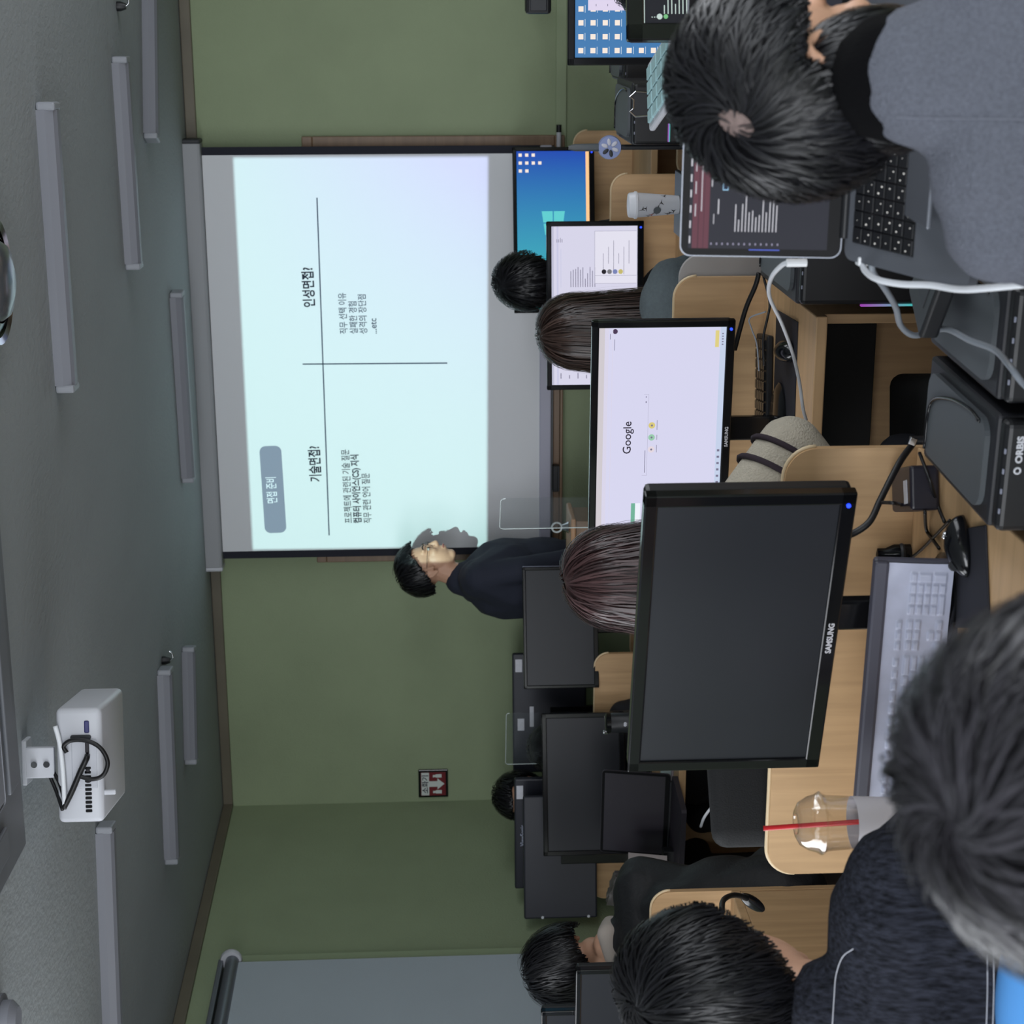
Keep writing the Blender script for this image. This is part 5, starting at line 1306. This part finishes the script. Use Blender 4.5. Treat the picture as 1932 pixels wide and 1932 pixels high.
def face_marks(t, MH, glasses=False):
    """eyes, brows and mouth on a head that shows its face"""
    M_eye = mat('eye_white', (206, 202, 198), .3); M_iris = mat('eye_dark', (24, 18, 16), .2); M_lip = mat('lips', (160, 96, 88), .45)
    for sx in (-1, 1):
        bm = bmesh.new(); add_ell(bm, (0, 0, 0), (.0125, .007, .0065)); obj('eye', bm, M_eye, t, True, mtx=MH @ T(sx * .03, .081, .004))
        bm = bmesh.new(); add_ell(bm, (0, 0, 0), (.0055, .003, .0055)); obj('iris', bm, M_iris, t, True, mtx=MH @ T(sx * .03, .0868, .004))
        bm = bmesh.new(); add_tube(bm, [(sx * .014, .093, .026), (sx * .03, .088, .031), (sx * .046, .078, .026)], .003, 6); obj('eyebrow', bm, M_iris, t, True, mtx=MH)
    bm = bmesh.new(); add_tube(bm, [(-.02, .09, -.06), (-.008, .0975, -.058), (0, .0985, -.060), (.008, .0975, -.058), (.02, .09, -.06)], .0035, 8); obj('lips', bm, M_lip, t, True, mtx=MH)

# the presenter, standing in profile beside the slide and looking to the right
M_navy = mat('navy_knit', (36, 40, 54), .85, bump=.15, bscale=260)
ZPR = 7.3
hc = at(808, 1068, ZPR)
t, MH, nk, b = person('person standing in a navy top, in profile before the projected slide', hc, -66, 4, -18, s=1.0, lean=.0, bulk=1.15, thick=1.25, neck_up=.02, top=M_navy, top_name='jumper', sit=False, voxel=.0055,
    hair_kw=dict(n=900, length=.09, crown=(0, -.5, .86), rad=(.092, .118, .112), lift=.008, seed=4, width=.006, hl=lambda a: -.5 if a < -.5 else (-.5 + (a + .5) / .75 * .55 if a < .25 else (.05 + (a - .25) / .35 * .42 if a < .6 else .47))),
    arms={'L': ((-.25, .02, hc.z - .53), (-.2, .18, hc.z - .76)), 'R': ((.25, -.02, hc.z - .55), (.24, .06, hc.z - .80))}, shoulder=.19)
face_marks(t, MH)
# thin spectacles
M_gl = mat('spectacle_wire', (60, 50, 46), .3, metal=.6)
bm = bmesh.new()
for sx in (-1, 1):
    add_tube(bm, [(sx * .032 + .021 * math.cos(a), .094, .002 + .017 * math.sin(a)) for a in [k / 20 * 6.2832 for k in range(21)]], .0011, 5, 0)
    add_tube(bm, [(sx * .053, .092, .006), (sx * .076, .06, .008), (sx * .084, -.012, .006)], .0011, 5, 0)
add_tube(bm, [(-.011, .095, .006), (0, .1, .009), (.011, .095, .006)], .0011, 5, 3)
obj('spectacles', bm, M_gl, t, True, mtx=MH)

# man in the grey sweater at the right front
M_sweat = mat('grey_melange', (98, 101, 112), .95, bump=.6, bscale=420, var=.16, vscale=260, detail=6)
ZG = 1.78
hc = at(1545, 160, ZG)
t, MH, nk, b = person('person in a grey sweater and black turtleneck, seen from behind at the right front', hc, 6, 16, -60, roll=2, lean=.03, neck_up=.082, neck_back=.06, top=M_sweat, voxel=.0045, bulk=1.0, shoulder=.143, cloth_voxel=.008,
    hair_kw=dict(n=7000, length=.115, crown=(.45, -.78, .42), rad=(.088, .110, .118), lift=.011, seed=11, width=.0026, swirl=.9, messy=.5, steps=8, hl=lambda a: -.9 if a < -.5 else (-.9 + (a + .5) / .28 * .94 if a < -.22 else (.04 + (a + .22) / .57 * .08 if a < .35 else .45))))
hair('nape_hair', T(0, 0, hc.z), H_black, t, n=2200, length=.07, crown=(0, -.1, .99), c=(.0, -.05, -.05), rad=(.071, .066, .09), lift=.004, seed=12, width=.0026, swirl=0, messy=.25, steps=6, hl=lambda a: -.55 if a < .1 else .6)
# thin patch of scalp at the whorl
dC = V((.45, -.78, .42)).normalized(); cC = V((dC.x * .094, dC.y * .114 - .012, dC.z * .114 + .03))
bm = bmesh.new(); add_ell(bm, (0, 0, 0), (.013, .021, .003), sub=3)
obj('scalp_whorl', bm, mat('scalp', (112, 96, 92), .7, var=.3, vscale=200), t, True, mtx=MH @ T(*(cC - dC * .0004)) @ dC.to_track_quat('Z', 'Y').to_matrix().to_4x4())
M_turtle = mat('black_turtleneck', (9, 9, 11), .95, bump=.3, bscale=300, spec=.1)
blob('turtleneck', [('c', nk + V((0, .012, .022)), .066, nk + V((0, -.010, -.008)), .070)], M_turtle, t, .007, 3)
bpy.context.view_layer.update()
def on_mesh(o, x, y):
    mi = o.matrix_world.inverted(); a_ = mi @ cam_pos; d_ = (mi.to_3x3() @ ray(x, y)).normalized()
    hit, loc, nor, _ = o.ray_cast(a_, d_)
    return loc + nor * .0006 if hit else None
sw = [c for c in t.children if c.name.startswith('sweater')][0]
q = [k for k in (on_mesh(sw, x_, 221 + (x_ - 1690) * .02) for x_ in range(1690, 1990, 30)) if k]
if len(q) > 2: tube('back_seam', q, .0007, mat('seam_pale', (112, 115, 126), .9), t, n=6)

# woman with long brown hair before the document page
hc = at(1105, 622, 5.05)
M_gsw = mat('slate_sweater', (96, 106, 110), .95, bump=.4, bscale=300, var=.08, vscale=100)
t, MH, nk, b = person('person with long dark brown hair, grey sweater, seated before the white document page', hc, -12, 4, -6, lean=.05, top=M_gsw, voxel=.008, bulk=1.2,
    hair_m=H_brown, hair_kw=dict(n=2600, length=.15, crown=(0, -.3, .95), rad=(.098, .112, .112), lift=.012, seed=21, width=.004, long_=.46, swirl=.1, messy=.12, hl=lambda a: -.75 if a < .1 else (-.75 + (a - .1) / .4 * 1.1 if a < .5 else .4)))

# woman behind the big dark monitor, her beige sleeve on the next desk
hc = at(1190, 1083, 3.55)
M_beige = mat('beige_knit', (186, 178, 162), .95, bump=.5, bscale=240, var=.06, vscale=60)
Mw = (T(hc.x, hc.y, 0) @ Matrix.Rotation(R(-8), 4, 'Z')).inverted()
elb, wrs = Mw @ at(1490, 850, 3.42), Mw @ at(1580, 945, 3.40)
t, MH, nk, b = person('person with chestnut hair and a beige striped sleeve, behind the largest dark monitor', hc, -8, 2, -4, lean=.03, top=M_beige, voxel=.008, bulk=1.1, arm_r=1.45,
    arms={'R': (elb, wrs), 'L': ((-.25, .03, hc.z - .50), (-.13, .27, hc.z - .49))},
    hair_m=H_red, hair_kw=dict(n=2600, length=.15, crown=(0, -.2, .98), rad=(.095, .11, .112), lift=.010, seed=31, width=.0036, long_=.26, swirl=.1, messy=.1, hl=lambda a: -.75 if a < .1 else (-.75 + (a - .1) / .4 * 1.1 if a < .5 else .4)))
shd = V((.185, -.091, hc.z - .235))
for f_ in (.55, .9):
    c_ = shd.lerp(elb, f_); d_ = (elb - shd).normalized(); a_ = d_.orthogonal().normalized(); b_ = d_.cross(a_)
    rr_ = (.055 - .009 * f_) * 1.6 + .001
    bm = bmesh.new(); add_tube(bm, [c_ + (a_ * math.cos(k / 24 * 6.2832) + b_ * math.sin(k / 24 * 6.2832)) * rr_ for k in range(25)], .006, 6, 0); obj('sleeve_stripe', bm, mat('stripe_dark', (52, 42, 50), .9), t, True)

# dark heads farther away
short = dict(n=1500, length=.08, lift=.010, width=.0042, messy=.35, hl=lambda a: -.8 if a < -.3 else (-.8 + (a + .3) / .4 * .7 if a < .1 else (-.1 + (a - .1) / .35 * .5 if a < .45 else .42)))
hc = at(1008, 528, 6.1)
person('person with short black hair facing the blue desktop monitor, seen from behind', hc, -8, 4, 0, top=mat('dark_top', (30, 32, 38), .9), hair_kw=dict(short, seed=41, rad=(.096, .112, .112)))
hc = at(1062, 1411, 6.98)
person('person whose black hair crown shows above the dark monitor behind the tumbler', hc, 0, 20, 0, top=mat('dark_top', (30, 32, 38), .9), hair_kw=dict(short, seed=42, rad=(.092, .11, .108)))
hc = at(993, 1502, 7.28)
t, MH, nk, b = person('person with a black fringe looking over the maker-marked monitor back', hc, 176, 6, 0, s=.97, top=mat('plaid_top', (120, 112, 106), .9, var=.3, vscale=60), hair_kw=dict(short, seed=43, rad=(.096, .112, .112)), lean=-.02)
face_marks(t, MH)
hc = at(1285, -48, 3.5)
person('person with dark hair at the right edge, before the blue icon desktop', hc, 0, 0, 0, top=mat('dark_top', (30, 32, 38), .9), hair_kw=dict(short, seed=44, rad=(.092, .11, .108)))

# bent head at the left
hc = at(1085, 1818, 5.3)
M_blk = mat('black_jacket', (22, 23, 26), .6, bump=.2, bscale=90)
t, MH, nk, b = person('person in a black jacket with bent black-haired head, seen in profile at the left', hc, 62, 38, 8, roll=-8, lean=.1, neck_up=.025, neck_back=.04, top=M_blk, top_name='jacket', voxel=.006, bulk=1.2,
    hair_kw=dict(n=2600, length=.12, crown=(0, -.5, .86), lift=.014, seed=51, rad=(.108, .136, .13), width=.0036, hl=lambda a: -.7 if a < -.3 else (-.7 + (a + .3) / .4 * .6 if a < .1 else (-.1 + (a - .1) / .35 * .45 if a < .45 else .36))),
    arms={'R': ((.3, .06, hc.z - .42), (.20, .30, hc.z - .5)), 'L': ((-.25, .1, hc.z - .48), (-.1, .33, hc.z - .52))})
face_marks(t, MH)
M_scarf = mat('pale_collar', (176, 166, 158), .8)
blob('shirt_collar', [('c', nk + V((-.055, -.01, .02)), .032, nk + V((0, -.05, .036)), .036), ('c', nk + V((.055, -.01, .02)), .032, nk + V((0, -.05, .036)), .036)], M_scarf, t, .007, 3)

# man in the denim jacket with glasses, left front
hc = at(1378, 1856, 2.38)
M_denim = mat('dark_denim', (33, 35, 43), .95, bump=.35, bscale=500, var=.75, vscale=130, stretch=(1.6, 1, .25), detail=10, spec=.2)
t, MH, nk, b = person('person with dark glasses and a dark denim jacket, back turned, at the left front', hc, 6, 12, 4, lean=.01, neck_up=.03, neck_back=.02, top=M_denim, top_name='denim_jacket', voxel=.006, bulk=1.2, shoulder=.19, cloth_voxel=.008,
    hair_kw=dict(n=6000, length=.12, crown=(-.05, -.62, .78), lift=.012, seed=61, rad=(.095, .118, .122), width=.0027, swirl=.7, messy=.35, steps=9, hl=lambda a: -.93 if a < -.4 else (-.93 + (a + .4) / .4 * .8 if a < 0 else (-.13 + a / .4 * .3 if a < .4 else .45))),
    arms={'R': ((.33, .10, hc.z - .46), (.36, .34, hc.z - .5)), 'L': ((-.28, .05, hc.z - .48), (-.14, .3, hc.z - .5))})
M_temple = mat('glasses_black', (18, 18, 20), .25)
bm = bmesh.new()
for sx in (-1, 1):
    add_tube(bm, [(sx * .034 + .024 * math.cos(a), .105, .0 + .02 * math.sin(a)) for a in [k / 20 * 6.2832 for k in range(21)]], .0022, 6, 0)
    add_tube(bm, [(sx * .06, .103, .004), (sx * .08, .07, .006), (sx * .088, -.02, .004), (sx * .084, -.04, -.012)], .0025, 6, 3)
add_tube(bm, [(-.01, .106, .004), (0, .11, .008), (.01, .106, .004)], .002, 6, 3)
obj('glasses', bm, M_temple, t, True, mtx=MH)
DENIM = t; DNK = nk
pb = (T(t.location.x, t.location.y, 0) @ Matrix.Rotation(R(6), 4, 'Z')).inverted() @ at(1952, 1896, 2.16)
blob('blue_shirt_tail', [('e', pb, (.15, .05, .05))], mat('shirt_blue', (72, 134, 196), .85), t, .008, 3)
M_st = mat('stitch_thread', (176, 178, 186), .8)
bpy.context.view_layer.update()
jk = [c for c in t.children if c.name.startswith('denim_jacket')][0]
for line, r_ in (([(1610, 1790), (1590, 1806), (1578, 1840), (1574, 1880), (1571, 1925), (1569, 1960)], .0008), ([(1862, 1800), (1863, 1850), (1862, 1900), (1860, 1960)], .0007), ([(1874, 1800), (1875, 1850), (1874, 1900), (1872, 1960)], .0007)):
    q = [on_mesh(jk, *p_) for p_ in line]; q = [k for k in q if k]
    if len(q) > 2: tube('stitched_seam', q, r_, M_st, t, n=6)

# nearest head at the bottom of the room
hc = at(2238, 1480, .95)
H_near = hair_mat('near_hair', (26, 25, 27), (70, 68, 74), .38)
t, MH, nk, b = person('person with greyish black hair nearest the viewer, head seen from above and behind', hc, 2, 20, 6, top=mat('blue_top', (70, 120, 180), .9), voxel=.008, lean=.02,
    hair_m=H_near, hair_kw=dict(n=9000, length=.12, crown=(-.04, -.62, .78), lift=.014, seed=71, rad=(.098, .118, .116), width=.0021, swirl=.8, messy=.55, steps=9, hl=lambda a: -.6 if a < -.4 else (-.6 + (a + .4) / .4 * .5 if a < 0 else (-.1 + a / .4 * .3 if a < .4 else .45))))
